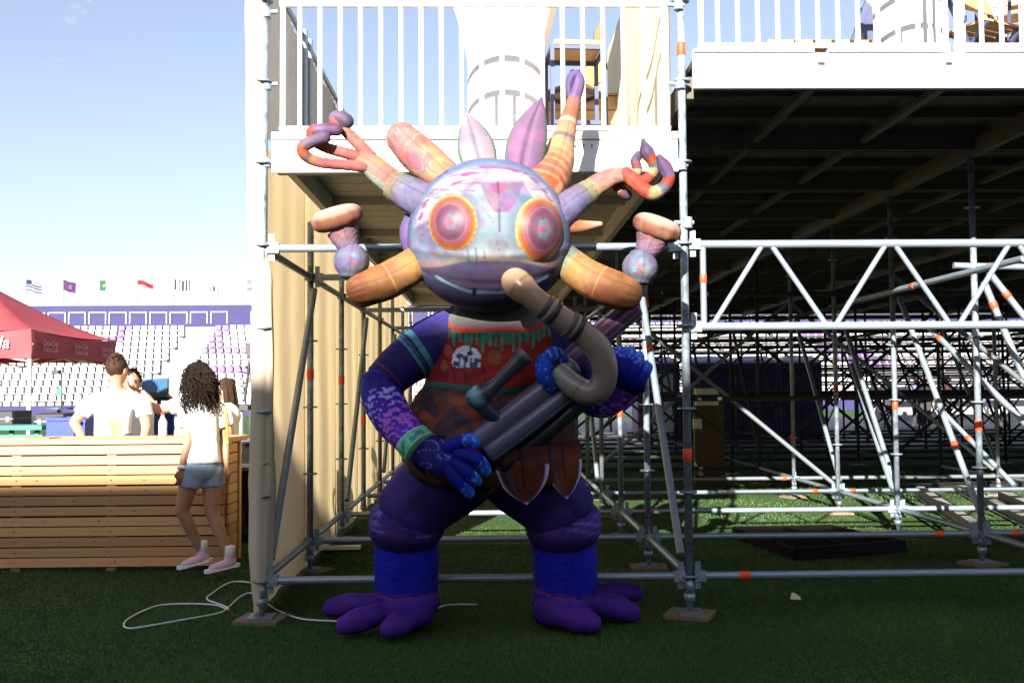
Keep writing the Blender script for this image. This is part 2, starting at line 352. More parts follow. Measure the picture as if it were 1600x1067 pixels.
# ------------------------------------------------------------------ the far stadium stand with its seats, parapet and flags
ST_Y, ST_ROW, ST_RISE, ST_N = 58.0, 0.80, 0.42, 13
def far_stand():
    t = thing('stadium_stand', (0, ST_Y, 0), 'far sunlit stadium stand with rows of white and purple seats', 'grandstand')
    m = MB(); m.box(-62, 62, ST_Y - 1.6, ST_Y - 1.2, 0, 0.62); m.build('perimeter_wall', 'stand_blue', t)
    for i in range(ST_N + 1):
        m = MB(); y = ST_Y + ST_ROW * i; z = 0.25 + ST_RISE * i
        m.box(-60, 60, y - 0.42, y - 0.42 + ST_ROW + (0 if i < ST_N else 2.4), 0, z); m.build('tier_step', 'stand_white', t)
    # one seat: pan, back and a dark underside bracket
    s = MB(); s.box(-.18, .18, -.22, .18, .17, .21); s.box(-.18, .18, .16, .21, .19, .52); s.box(-.12, .12, .08, .15, 0, .17)
    sm = {k: make_mesh('seat', s.v, s.f, k) for k in ('seat_white', 'seat_purple')}
    rest = {'seat_white': MB(), 'seat_purple': MB()}
    spots = []
    for i in range(ST_N):
        for k in range(-116, 117):
            x = k * 0.5 + (0.25 if i % 2 else 0)
            px, py = proj((x, ST_Y + i * ST_ROW, 0.6 + i * ST_RISE))
            # aisles run up the stand
            if abs((x + 20.6) % 18.0) < 1.7: continue
            g = (x + 0.35 * i) % 18.0
            if px < 500:
                e = px - 318 - (550 - py) * .45; purple = (506 < py < 556 and 0 < e < 22) or (543 < py < 556 and 318 < px < 402) or (572 < py < 584 and 322 < px < 402) or (508 < py < 540 and 0 < px - 178 + (py - 524) * .6 < 16)
            else: purple = (6.0 < g < 9.2 and i > 3)
            spots.append((px, py, x, i, purple))
    vis = [s_ for s_ in spots if -5 < s_[0] < 405]
    vis.sort(key=lambda s_: -s_[1] + (0 if not 30 < s_[0] < 180 else 4)); chosen = set((a[2], a[3]) for a in sorted(vis, key=lambda s_: (s_[3] > 11, -s_[3]))[:300])
    for px, py, x, i, purple in spots:
        k = 'seat_purple' if purple else 'seat_white'; loc = (x, ST_Y + i * ST_ROW, 0.25 + i * ST_RISE)
        if (x, i) in chosen:
            link(bpy.data.objects.new('seat', sm[k]), t, Matrix.Translation(loc))
        else: rest[k].add([(a + loc[0], b + loc[1], c + loc[2]) for a, b, c in s.v], s.f)
    for k, m in rest.items(): tag(m.build('seats', k, t), kind='stuff')
    yb = ST_Y + ST_ROW * ST_N + 2.2; z0 = 0.25 + ST_RISE * ST_N
    m = MB(); m.box(-60, 60, yb, yb + 0.3, z0 - 0.1, z0 + 1.72); m.build('parapet', 'stand_blue', t)
    # white framed barrier panels on the parapet
    px = 42
    for k in range(40):
        x0 = -34 + k * 1.42
        if -19.2 < x0 < -17.5 : continue
        m = MB(); y = yb - 0.06; za, zb = z0 + 0.42, z0 + 1.25; w = 0.045
        m.box(x0, x0 + 1.2, y - .03, y + .03, zb - w, zb); m.box(x0, x0 + w, y - .031, y + .031, za, zb - w); m.box(x0 + 1.2 - w, x0 + 1.2, y - .031, y + .031, za, zb - w)
        m.build('barrier_frame', 'white_paint', t)
    return yb, z0
YB, Z0 = far_stand()
mat('pole_grey', (0.16, 0.16, 0.18), rough=0.5)
def flag_print(kind, u, v):
    w = lin('f4f4f8') * .5; n = len(u); c = np.repeat(w[None], n, 0)
    def put(mask, h): c[mask] = lin(h) * .35
    if kind == 'blue stripes': put((np.floor(v * 7) % 2 == 0), '30458f'); put((u < .35) & (v > .55), '30458f')
    elif kind == 'purple': put(u >= 0, '7d3f92'); put((abs(u - .5) < .12) & (abs(v - .5) < .2), 'b58fc4')
    elif kind == 'green': put(u < .5, '4f9c6a'); put((abs(u - .3) < .08) & (abs(v - .5) < .15), 'f0f0f0')
    elif kind == 'red': put(v > .5, 'd0304a')
    elif kind == 'black bars': put(np.floor(u * 9) % 2 == 0, '4a4a58')
    elif kind == 'white emblem': put((abs(u - .45) < .16) & (abs(v - .45) < .22), '7a7384'); put((u + v < .35), 'a79aa8')
    else: put(v > .66, '9ac3d8'); put(v < .33, '86b2d6')
    return c
mat('flag', (1, 1, 1), attr=True, rough=0.85, transl=0.4)
for k, (px, kind, lab) in enumerate([
        (40, 'blue stripes', 'flag with thin blue and white stripes, leftmost on the stadium parapet'),
        (98, 'purple', 'plain purple flag flying above the far stadium seats'),
        (155, 'green', 'green and white flag above the far stadium seats'),
        (214, 'red', 'red and white flag above the far stadium seats'),
        (272, 'black bars', 'flag with narrow black and white bars above the stadium'),
        (328, 'white emblem', 'drooping white flag with a dark emblem above the stadium'),
        (386, 'pale blue', 'pale blue and white flag just left of the cloth covered post')]):
    b = U(px, 491, YB + 0.5); top = U(px - 1, 437, YB + 0.5)
    t = thing('flag_pole', (b.x, b.y, Z0 + 0.9), lab, 'flag', 'flags along the stadium parapet')
    tube('pole', (b.x, b.y, Z0 - 0.05), (b.x, b.y, top.z), 0.035, 'pole_grey', t, 'thin')
    nu, nv = 25, 13; uu, vv = np.meshgrid(np.linspace(0, 1, nu), np.linspace(0, 1, nv)); u, v = uu.ravel(), vv.ravel()
    ph = k * 1.9; droop = [0.28, 0.3, 0.1, 0.35, 0.08, 0.75, 0.1][k]; Lf = [1.15, 0.95, 0.85, 1.2, 1.15, 0.7, .95][k]
    x = b.x + 0.04 + u * Lf * (1 - 0.25 * droop); z = top.z - 0.03 - (1 - v) * 0.72 - u ** 1.3 * droop * 0.95 + 0.04 * np.sin(u * 7 + ph)
    y = b.y + 0.10 * u * np.sin(u * 9 + v * 1.5 + ph)
    F = [(j * nu + i, j * nu + i + 1, (j + 1) * nu + i + 1, (j + 1) * nu + i) for j in range(nv - 1) for i in range(nu - 1)]
    mobj('flag_cloth', np.stack([x, y, z], 1), F, 'flag', t, True, flag_print(kind, u, v))

# ------------------------------------------------------------------ scaffold grid: bays of 2.57 m across, 1.57 m deep
FY = 6.0
XL = U(410, 700, FY).x; XR = U(1074, 700, FY).x
BAY = XR - XL; GX = [XL + BAY * i for i in range(0, 7)]; GY = [FY + 1.57 * j for j in range(0, 13)]
ZLOW = U(760, 903, FY).z; ZUP = U(700, 387, FY).z
ZLA, ZLB = U(740, 271, FY).z, U(740, 210, FY).z        # left platform fascia
ZRA, ZRB = U(1330, 141, FY).z, U(1330, 82, FY).z       # right platform fascia
TUBE = 0.0242
def standard_mesh(name, z0, z1, material):
    m = MB(); m.cyl((0, 0, z0), (0, 0, z1), TUBE, n=14)
    m.cyl((0, 0, 0.034), (0, 0, z0 + 0.03), 0.018, n=10); m.cyl((0, 0, z0 - 0.055), (0, 0, z0 - 0.012), 0.034, n=10)
    m.cyl((0, 0, z0 - .01), (0, 0, z0 + .07), TUBE + .004, n=14)
    z = ZLOW
    while z < z1 - 0.04:
        m.cyl((0, 0, z - .006), (0, 0, z + .006), 0.055, n=12); z += 0.5
    me = make_mesh(name, m.v, m.f, material)
    for p in me.polygons: p.use_smooth = len(p.vertices) == 4
    return me
SM = {}
def standard(x, y, top, parent, material='galv', pad=True):
    k = (round(top, 2), material)
    if k not in SM: SM[k] = standard_mesh('standard', 0.15, top, material)
    o = link(bpy.data.objects.new('standard', SM[k]), parent, Matrix.Translation((x, y, 0)))
    block('base_plate', x - .075, x + .075, y - .075, y + .075, 0.026, 0.036, 'galv', o)
    if pad:
        a = Matrix.Rotation(R(random.uniform(-25, 25)), 4, 'Z')
        block('base_pad', x - .135, x + .135, y - .12, y + .12, 0.0, 0.025, 'pad_wood', o, a)
    return o
def wedge_heads(m, p, d, r=0.03):
    """cast wedge head with its wedge where a ledger meets a rosette"""
    p = Vector(p); d = Vector(d).normalized()
    m.bar(p + d * .028, p + d * .095, .052, .062); m.bar(p + d * .052 + Vector((0, 0, -.075)), p + d * .052 + Vector((0, 0, .085)), .012, .034, up=d)
    return m
def ledger(p0, p1, parent, material='galv', heads=False, tape=None, r=TUBE, name='ledger'):
    p0, p1 = Vector(p0), Vector(p1); d = (p1 - p0).normalized()
    o = tube(name, p0 + d * .05, p1 - d * .05, r, material, parent)
    if heads:
        [wedge_heads(MB(), a_, b_).build('wedge_head', material, o) for a_, b_ in ((p0, d), (p1, -d))]
    if tape is not None:
        for t_ in (tape if isinstance(tape, (list, tuple)) else [tape]): band('tape', p0, p1, t_, 0.065, r + .0025, 'tape_red', o)
    return o

# ---- the left bay: the stage tower behind the inflatable
tower = thing('scaffold_tower', (XL, FY, 0), 'scaffold bay under the white platform behind the purple inflatable figure', 'scaffold')
TOPS = ZRB + 1.35
for i in (0, 1):
    for j, y in enumerate(GY):
        if j == 0: standard(GX[i], y, TOPS, tower, 'galv_near')
        elif j < 8: standard(GX[i], y, (ZLA - 0.03), tower, 'galv_near' if j < 3 else 'galv')
for j, y in enumerate(GY[:8]):
    near = j < 3
    ledger((GX[0], y, ZLOW), (GX[1], y, ZLOW), tower, 'galv_near' if near else 'galv', near, {2: .88, 3: .8}.get(j))
    if j in (0, 1, 3, 5, 7):
        ledger((GX[0], y, ZUP), (GX[1], y, ZUP), tower, 'galv_near' if near else 'galv', near, .94 if j == 0 else None)
    if j < 7:
        for i in (0, 1):
            ledger((GX[i], y, ZLOW), (GX[i], GY[j + 1], ZLOW), tower, 'galv_near' if near else 'galv', near)
            if i == 0 or j > 0: ledger((GX[i], y, ZUP), (GX[i], GY[j + 1], ZUP), tower, 'galv', near)
            off = 0.04 if i == 0 else -0.04
            if i == 0 and j in (0, 2, 4, 6) or i == 1 and j in (0, 3, 5):
                ledger((GX[i] + off, y + .03, ZLOW + .08), (GX[i] + off, GY[j + 1] - .03, ZUP - .06), tower, 'galv_near', False, .72 if i else None, name='diagonal_brace')
    # orange collars on the standards
    for i in (0, 1):
        if (i, j) in ((0, 1), (0, 2), (0, 3), (0, 4), (1, 0), (1, 1), (1, 2)):
            z = {(0, 1): 1.45, (0, 2): 1.42, (0, 3): 1.0, (0, 4): 1.75, (1, 0): U(1074, 720, FY).z, (1, 1): 1.98, (1, 2): 1.1}[(i, j)]
            tube('tape', (GX[i], y, z), (GX[i], y, z + .075), TUBE + .003, 'tape_red', tower)
    if j == 0:
        z = U(1062, 78, FY).z; tube('tape', (GX[1], y, z - .035), (GX[1], y, z + .04), TUBE + .003, 'tape_red', tower)
for x, y in ((GX[0], 0), (GX[1], 0)): pass

# white platform on the tower: fascia boards, deck planks, cross beams
plat = thing('white_platform', (GX[0], FY, ZLA), 'low white aluminium platform above the inflatable figure with railing', 'platform')
fx0, fx1 = U(427, 240, FY).x, U(1057, 240, FY).x
hz = (ZLB - ZLA)
for a, b, d in ((0.0, 0.40, 0.0), (0.405, 0.82, 0.004), (0.825, 1.0, -0.012)):
    block('fascia_board', fx0, fx1, FY - 0.045 + d, FY - 0.012, ZLA + hz * a, ZLA + hz * b, 'alu_white', plat)
LD = GY[7]
npl = 40
for k in range(npl):
    y0 = FY + 0.005 + (LD - FY) * k / npl; y1 = FY + (LD - FY) * (k + 1) / npl - 0.012
    block('deck_plank', fx0 + 0.01, fx1 - 0.01, y0, y1, ZLB - 0.075, ZLB - 0.012 + 0.003 * (k % 2), 'alu_deck', plat)
for j in range(0, 8):
    block('cross_beam', fx0 + .02, fx1 - .02, GY[j] + .03 - 0.02, GY[j] + .03 + .04, ZLA + (.005 if j % 3 == 0 else .1), ZLB - .078, 'alu_deck', plat)
for x in (fx0 + .06, fx1 - .1):
    block('edge_beam', x, x + .05, FY + .1, LD, ZLA + .02, ZLB - .08, 'alu_deck', plat)
# small fixing screws on the fascia
for px in (883, 899, 912, 925):
    p = U(px, 227, FY - .06); tube('screw', (p.x, FY - .062, p.z), (p.x, FY - .044, p.z), .005, 'black', plat, 'thin')

def guard_rail(label, xs, xa, xb, zb, zt, y, extra_top=None, extra=None, name='guard_rail'):
    t = thing(name, ((xa + xb) / 2, y, zb), label, 'railing', 'white guard rails on the platforms')
    tube('rail', (xa, y, zb), (xb, y, zb), 0.016, 'white_paint', t); tube('rail', (xa, y, zt), (xb, y, zt), 0.022, 'white_paint', t)
    if extra_top: tube('rail', (xa, y, extra_top), (xb, y, extra_top), 0.022, 'white_paint', t)
    for x in xs: tube('baluster', (x, y, zb), (x, y, zt), 0.0145, 'white_paint', t, 'thin')
    for x in (xa + .02, xb - .02): tube('end_post', (x, y, zb - .06), (x, y, extra_top or zt), 0.017, 'white_paint', t)
    return t
zt = U(740, 7, FY).z; zb = U(740, 201, FY).z
xs = [U(437 + 31.6 * k, 100, FY).x for k in range(1, 20)]
guard_rail('white railing with thin balusters along the low platform over the figure', xs, U(437, 100, FY).x, U(1046, 100, FY).x, zb, zt, FY + 0.0, zt + 0.24)
zb2 = U(1330, 72, FY).z
xs = [U(1090 + 31.3 * k, 40, FY).x for k in range(1, 13)]
guard_rail('white railing panel with balusters on the higher right platform', xs, U(1090, 40, FY).x, U(1482, 40, FY).x, zb2, zb2 + 0.75, FY, zb2 + 0.98)
xs = [U(1502 + 31.3 * k, 40, FY).x for k in range(0, 20)]
guard_rail('second white railing panel at the photo\'s right edge above the truss', xs, U(1490, 40, FY).x, U(1490, 40, FY).x + 2.5, zb2, zb2 + 0.75, FY, zb2 + 0.98)
# clamps that hold the left railing to the posts
for px, py in ((421, 18), (421, 131), (421, 252)):
    m = MB(); p = U(px, py, FY - .01); m.cyl((p.x - .05, FY, p.z), (p.x + .05, FY, p.z), .014, n=8); m.cyl((p.x - .02, FY, p.z - .035), (p.x - .02, FY, p.z + .02), .03, n=10)
    m.build('rail_clamp', 'galv_near', tower)
for px, py in ((1052, 8), (1055, 131), (1057, 258), (1066, 348)):
    m = MB(); p = U(px, py, FY - .01); m.cyl((p.x - .05, FY - .01, p.z), (p.x + .07, FY - .01, p.z), .014, n=8); m.cyl((p.x + .03, FY - .02, p.z - .035), (p.x + .03, FY - .02, p.z + .03), .03, n=10)
    m.build('rail_clamp', 'galv_near', tower)

# ---- the right hand stand: deck on a forest of standards
under = thing('scaffold_stand', (GX[2], FY, 0), 'wide scaffold substructure under the higher right deck with white lattice truss', 'scaffold')
n_brace = 0
for i in range(2, 7):
    for j, y in enumerate(GY):
        standard(GX[i], y, ZRA - .05, under, 'galv_near' if (i == 2 and j < 5) else 'galv' if j < 5 else 'galv_shade_dark', pad=(i < 4))
for j in range(1, 13):
    if j >= 8: standard(GX[1] + .12, GY[j], ZRA - .05, under)
ztu, ztl = U(1330, 381, FY).z, U(1330, 509, FY).z
for j, y in enumerate(GY):
    for i in range(1, 6):
        near = i < 3 and j < 4
        tp = {(1, 0): .13, (1, 1): .87, (2, 1): .1, (1, 3): .9, (1, 4): .95, (1, 2): .1, (2, 3): .06}.get((i, j))
        ledger((GX[i], y, ZLOW), (GX[i + 1], y, ZLOW), under, 'galv_near' if near else 'galv' if j < 5 else 'galv_shade_dark', near, tp)
        if j in (3, 5, 7, 9, 11, 12): ledger((GX[i], y, ZLOW + 1.0), (GX[i + 1], y, ZLOW + 1.0), under, 'galv_shade_dark', False)
        if j in (2, 4, 6, 8, 10, 12): ledger((GX[i], y, ZUP), (GX[i + 1], y, ZUP), under, 'galv_shade_dark', False, None)
        if j in (10, 12): ledger((GX[i], y, ZLOW + 1.5), (GX[i + 1], y, ZLOW + 1.5), under, 'galv_shade_dark', False)
        if (j > 1 and (i * 2 + j) % 3 != 1) or j > 4:
            a, b = (GX[i], GX[i + 1]) if (i + j) % 2 else (GX[i + 1], GX[i])
            ledger((a, y + .05, ZLOW + .05), (b, y + .05, ZUP + .2), under, 'galv' if j < 5 else 'galv_shade_dark', False, None, name='diagonal_brace')
for i in range(2, 7):
    for j in range(12):
        near = i == 2 and j < 4
        ledger((GX[i], GY[j], ZLOW), (GX[i], GY[j + 1], ZLOW), under, 'galv_near' if near else 'galv' if j < 5 else 'galv_shade_dark', near)
        if j > 1: ledger((GX[i], GY[j], ZUP), (GX[i], GY[j + 1], ZUP), under, 'galv_shade_dark')
        if (i + j) % 2 or (i == 2 and 0 < j < 4):
            ledger((GX[i] + .04, GY[j] + .03, ZLOW + .06), (GX[i] + .04, GY[j + 1] - .03, ZUP), under, 'galv_near' if near else 'galv' if j < 5 else 'galv_shade_dark', False, (.3 if near and j == 1 else None), name='diagonal_brace')
# loose braces seen beyond the truss
for a, b, ya, yb, tp in (((1325, 472), (1600, 404), 9.2, 6.6, .45), ((1452, 512), (1640, 700), 8.4, 7.2, .1), ((1537, 440), (1600, 590), 7.0, 6.9, .25),
                         ((1470, 640), (1585, 758), 10.2, 9.4, .4), ((1330, 570), (1395, 765), 10.6, 9.2, None), ((1545, 425), (1640, 545), 7.3, 7.2, .3), ((1490, 415), (1640, 418), 7.6, 7.57, .4)):
    p0, p1 = U(*a, ya), U(*b, yb); o = tube('loose_tube', p0, p1, TUBE, 'galv_near', under)
    if tp: band('tape', p0, p1, tp, .05, TUBE + .003, 'tape_red', o)
for (i, j, z) in ((2, 1, 1.02), (2, 2, 1.15), (2, 3, 1.3), (2, 4, .7), (3, 3, .8), (3, 5, 1.2)):
    tube('tape', (GX[i], GY[j], z), (GX[i], GY[j], z + .08), TUBE + .003, 'tape_red', under)
# lattice truss along the front
xa = GX[1]; xb = GX[3] + .2
truss = tube('truss_chord', (xa + .05, FY, ztu), (xb, FY, ztu), TUBE + .001, 'galv_near', under)
tube('truss_chord', (xa + .05, FY, ztl), (xb, FY, ztl), TUBE + .001, 'galv_near', under)
[wedge_heads(MB(), (xa, FY, z_), (1, 0, 0)).build('wedge_head', 'galv_near', truss) for z_ in (ztu, ztl)]
x = U(1099, 440, FY).x; o = tube('truss_web', (x, FY, ztl), (x, FY, ztu), .019, 'galv_near', under); band('tape', (x, FY, ztl), (x, FY, ztu), .58, .05, .0215, 'tape_red', o)
px = 1112; k = 0
while px < 2200:
    xx0, xx1 = U(px, 505, FY).x, U(px + 80, 385, FY).x; xx2, xx3 = U(px + 92, 385, FY).x, U(px + 180, 505, FY).x
    tube('truss_web', (xx0, FY, ztl), (xx1, FY, ztu), .0165, 'galv_near', under); tube('truss_web', (xx2, FY, ztu), (xx3, FY, ztl), .0165, 'galv_near', under); px += 193
z = U(1515, 420, FY).z
# deck of the right stand
deck = thing('raised_deck', (GX[2], FY, ZRA), 'higher white fronted deck with dark underside on the right', 'platform')
rx0 = U(1081, 110, FY).x; rx1 = GX[6]; RD = GY[12]; hz = ZRB - ZRA
for a, b, d in ((0.0, 0.33, 0.0), (0.335, 0.93, 0.005)):
    block('fascia_board', rx0, rx1, FY - 0.045 + d, FY - 0.012, ZRA + hz * a, ZRA + hz * b, 'alu_white', deck)
for pa, pb in ((1081, 1268), (1290, 1478), (1503, 1800)):
    block('fascia_cap', U(pa, 85, FY).x, U(pb, 85, FY).x, FY - 0.055, FY - 0.01, ZRA + hz * .935, ZRA + hz * 1.02, 'alu_white', deck)
for px in (1284, 1484):
    p = U(px, 90, FY - .07); block('clip', p.x - .02, p.x + .02, FY - .075, FY - .047, p.z - .025, p.z + .02, 'alu_white', deck)
npl = 52
for k in range(npl):
    x0 = rx0 + .02 + (rx1 - rx0 - .04) * k / npl; x1 = rx0 + .02 + (rx1 - rx0 - .04) * (k + 1) / npl - .01
    block('deck_plank', x0, x1, FY + .01, RD, ZRB - .06, ZRB - .02 + .003 * (k % 2), 'ply_dark', deck)
for j in range(0, 13):
    block('cross_beam', rx0 + .02, rx1, GY[j] + .03 - .02, GY[j] + .03 + .03, ZRA + .01, ZRB - .062, 'ply_dark', deck)
    if j < 12:
        for q in (.33, .66): block('joist', rx0 + .02, rx1, GY[j] + 1.57 * q - .02, GY[j] + 1.57 * q + .02, ZRB - .13, ZRB - .064, 'ply_dark', deck)
for i in range(1, 6):
    for q in (0.0, .34, .67):
        x = GX[i] + BAY * q + (.06 if q == 0 else 0); zz = ZRA - .035 if q == 0 else ZRA + .06
        block('edge_beam', x - .03, x + .03, FY + .06, RD, zz, ZRB - .135, 'beam_dark', deck)

# ---- bleacher frame beyond the deck, coloured dark in place of shade: stepped planks on raking stringers
bl = thing('bleacher_frame', (9, 28, 0), 'stepped bleacher frame coloured dark as shade, seen through the scaffold, far behind the deck', 'bleachers')
bx0_, bx1_ = 1.2, 22.0
for r_ in range(9):
    y_ = 26.6 + .62 * r_; z_ = 1.15 + .24 * r_
    block('foot_plank', bx0_, bx1_, y_, y_ + .30, z_, z_ + .05, 'galv_shade_dark', bl); block('seat_plank', bx0_, bx1_, y_ + .32, y_ + .56, z_ + .30, z_ + .35, 'galv_shade_dark', bl)
x_ = bx0_ + .1; k_ = 0
while x_ < bx1_:
    tube('stringer', (x_, 26.5, 1.05), (x_, 32.3, 1.05 + .24 * 9.35), .035, 'galv_shade_dark', bl); tube('standard', (x_, 26.7, .012), (x_, 26.7, 1.15), .03, 'galv_shade_dark', bl); tube('standard', (x_, 29.4, .012), (x_, 29.4, 2.15), .03, 'galv_shade_dark', bl); tube('standard', (x_, 32.0, .012), (x_, 32.0, 4.1), .03, 'galv_shade_dark', bl)
    tube('diagonal_brace', (x_, 26.75, .2), (x_, 29.3, 2.0), .024, 'galv_shade_dark', bl); tube('diagonal_brace', (x_, 29.4, 2.0), (x_, 31.9, .2), .024, 'galv_shade_dark', bl)
    if x_ + 1.9 < bx1_: tube('diagonal_brace', (x_, 29.45, .15), (x_ + 1.9, 29.45, 2.1), .024, 'galv_shade_dark', bl); tube('diagonal_brace', (x_ + 1.9, 32.05, .3), (x_, 32.05, 3.4), .024, 'galv_shade_dark', bl)
    x_ += 1.9
for z_ in (3.3, 3.7, 4.1): tube('top_rail', (bx0_, 32.1, z_), (bx1_, 32.1, z_), .025, 'galv_shade_dark', bl)

# ---- beige cloth walls
def cloth_sheet(name, pts_a, pts_b, nz, amp, parent, material, label=None, thick=0.004, freq=5.0, seed=0.0):
    """hanging sheet between a bottom line pts_a and a top line pts_b (each: two points), folds along its length"""
    a0, a1 = map(Vector, pts_a); b0, b1 = map(Vector, pts_b); n = 90
    V = []
    nrm = (a1 - a0).cross(Vector((0, 0, 1))).normalized()
    for k in range(nz + 1):
        t_ = k / nz
        for i in range(n + 1):
            s_ = i / n; p = a0.lerp(a1, s_).lerp(b0.lerp(b1, s_), t_); Ls = (a1 - a0).length * s_
            d = amp * (math.sin(Ls * freq + seed + .5 * math.sin(t_ * 3 + Ls)) * .6 + math.sin(Ls * freq * 2.3 + 1 + t_ * 1.2) * .4) * (0.5 + .5 * (1 - t_))
            V.append(p + nrm * d)
    F = [(k * (n + 1) + i, k * (n + 1) + i + 1, (k + 1) * (n + 1) + i + 1, (k + 1) * (n + 1) + i) for k in range(nz) for i in range(n)]
    return mobj(name, [v[:] for v in V], F, material, parent, True)
# the long wall on the tower's left side, hung outside the standards in strips
wall = thing('cloth_wall', (XL - .06, FY + 4, 0), 'beige cloth wall hung along the left side of the scaffold tower', 'cloth wall')
y = FY + .02; k = 0
while y < GY[7]:
    y1 = min(y + 1.55, GY[7] + .3)
    cloth_sheet('cloth_strip', ((XL - .06, y, .03), (XL - .06, y1 + .03, .03)), ((XL - .06, y, ZLB), (XL - .06, y1 + .03, ZLB)), 14, .018, wall, 'cloth_beige', seed=k * 1.3)
    y = y1; k += 1
# the sleeve of cloth wrapped round the front left post
def sleeve():
    n, s_ = 70, 20; V = []
    b, t_ = 0.10, TOPS
    for k in range(n + 1):
        z = b + (t_ - b) * k / n; py_ = 610 - (z - 1.37) * 260
        r = .066 + .006 * math.sin(z * 2.1) + .003 * math.sin(z * 9)
        cin = min(abs(z - h) for h in (.94, 2.17)); r *= 1 - .12 * math.exp(-(cin / .04) ** 2)
        if z < .42: r *= .55 + .45 * (z - .1) / .32
        kz = min(1, max(0, (z - 2.05) / .3)); r *= 1 - .30 * kz
        ox = -.012 - .040 * kz
        for i in range(s_):
            th = 2 * math.pi * i / s_; rr = r * (1 + .15 * math.sin(th * 3 + z * .9) + .10 * math.sin(th * 7 - z * 1.3 + math.sin(z * 4)))
            V.append((XL + ox + rr * math.cos(th), FY + .012 - .02 * kz + rr * (.85 - .1 * kz) * math.sin(th), z))
    F = [(k * s_ + i, k * s_ + (i + 1) % s_, (k + 1) * s_ + (i + 1) % s_, (k + 1) * s_ + i) for k in range(n) for i in range(s_)]
    t = thing('cloth_sleeve', (XL, FY, .1), 'beige cloth wrapped and tied round the front left scaffold post', 'cloth')
    mobj('cloth', V, F, 'cloth_pale', t, True)
    for z in (.94, ): 
        m = MB(); m.cyl((XL - .012, FY + .012, z - .006), (XL - .012, FY + .012, z + .006), .0645, n=20); m.build('cable_tie', 'cloth_pale', t)
sleeve()
# corrugated side wall above the platform (left) and beige side wall (right)
mat('corrugated', (0.42, 0.40, 0.38), rough=0.6, metal=.2, noise=0.15, nscale=4)
cw = thing('corrugated_wall', (XL + .03, FY + 2, ZLB), 'grey ribbed side wall on the left edge of the low platform', 'wall')
ys, V = FY + .05, []
n = 230; zc = ZLB + .96
for i in range(n + 1):
    y = ys + (GY[4] - ys) * i / n; d = [.0, .0, .014, .014][i % 4]
    V += [(XL + .01 + d, y, ZLB - .01), (XL + .01 + d, y, zc + .02 * math.sin(y * 7))]
mobj('ribbed_sheet', V, [(2 * i, 2 * i + 2, 2 * i + 3, 2 * i + 1) for i in range(n)], 'corrugated', cw)
for y in (FY + 1.0, FY + 1.2, FY + 2.6): tube('post', (XL + .06, y, ZLB - .01), (XL + .06, y, zc + .05), .02, 'galv_near', cw)
tube('top_rail', (XL + .03, FY + .06, zc + .03), (XL + .03, GY[4], zc + .03), .02, 'galv_near', cw)
rw = thing('cloth_partition', (GX[1] - .1, FY + 2, ZLB), 'sunlit beige cloth partition on the right edge of the low platform', 'cloth wall')
cloth_sheet('cloth', ((GX[1] - .06, FY + .12, ZLB), (GX[1] - .06, FY + 6, ZLB)), ((GX[1] - .06, FY + .12, ZLB + 1.7), (GX[1] - .06, FY + 6, ZLB + 1.5)), 14, .03, rw, 'cloth_sunny', freq=4)

# ------------------------------------------------------------------ the inflatable figure
mat('inflatable', (1, 1, 1), attr=True, rough=0.62, spec=0.16, bump=0.006, bscale=11, transl=0.10, noise=0.10, nscale=7)
FIG = thing('inflatable_figure', (U(762, 975, 5.75).x, 5.75, 0),
            'giant purple inflatable fantasy creature with big eyes and stalks, standing before the scaffold', 'inflatable')
KL = 0.36                                  # print colours are given as they look in full sun
def ink(h, k=KL): return lin(h) * k
def PX(rows):
    return np.array([U(a, b, y)[:] for a, b, y, r in rows]), np.array([r * y / F_PX for a, b, y, r in rows])
def seams(c, a, n, w=0.09, k=0.72):
    """thin stitched seams along a tube"""
    d = np.abs(((a * n / (2 * math.pi)) + .5) % 1 - .5); c *= (1 - (1 - k) * (d < w * n / (2 * math.pi) * .35))[:, None]; return c
def ramp(t, stops):
    xs_ = [s[0] for s in stops]; cs = np.array([s[1] for s in stops]); return np.stack([np.interp(t, xs_, cs[:, i]) for i in range(3)], 1)
def mottle(c, V, amt=1.0):
    """the painterly, blotchy print of the fabric"""
    g = np.stack([wob(V, 21, 1.0) + .7 * wob(V, 47, 2.0), wob(V, 24, 5.0) + .7 * wob(V, 52, 6.0), wob(V, 19, 9.0) + .7 * wob(V, 44, 8.0)], 1)
    return np.asarray(c) * (1 + amt * (.14 * g + .13 * (wob(V, 33, 4.0) + wob(V, 90, 7.0))[:, None]))
def limb(name, rows, paint, parent=FIG, n=40, seg=28, nseam=4, pucker=0.012, endpuck=.022, **kw):
    P, rr = PX(rows); V, F, t, a = sweep(P, rr, n=n, seg=seg * 2, pucker=pucker, endpuck=endpuck, seam_n=nseam, **kw)
    c = paint(V, t, a) if callable(paint) else ramp(t, paint)
    c = seams(np.array(c, float), a, nseam) if nseam else c
    c = mottle(c, V)
    return mobj(name, V, F, 'inflatable', parent, True, np.clip(c, 0, 1))
def streak(V, scale, seed, amt=.25): return (1 + amt * wob(V, scale, seed) + amt * .6 * wob(V, scale * 2.7, seed + 3))[:, None]
def mixc(c, m, col): m = np.clip(m, 0, 1)[:, None]; return c * (1 - m) + np.asarray(col)[None] * m

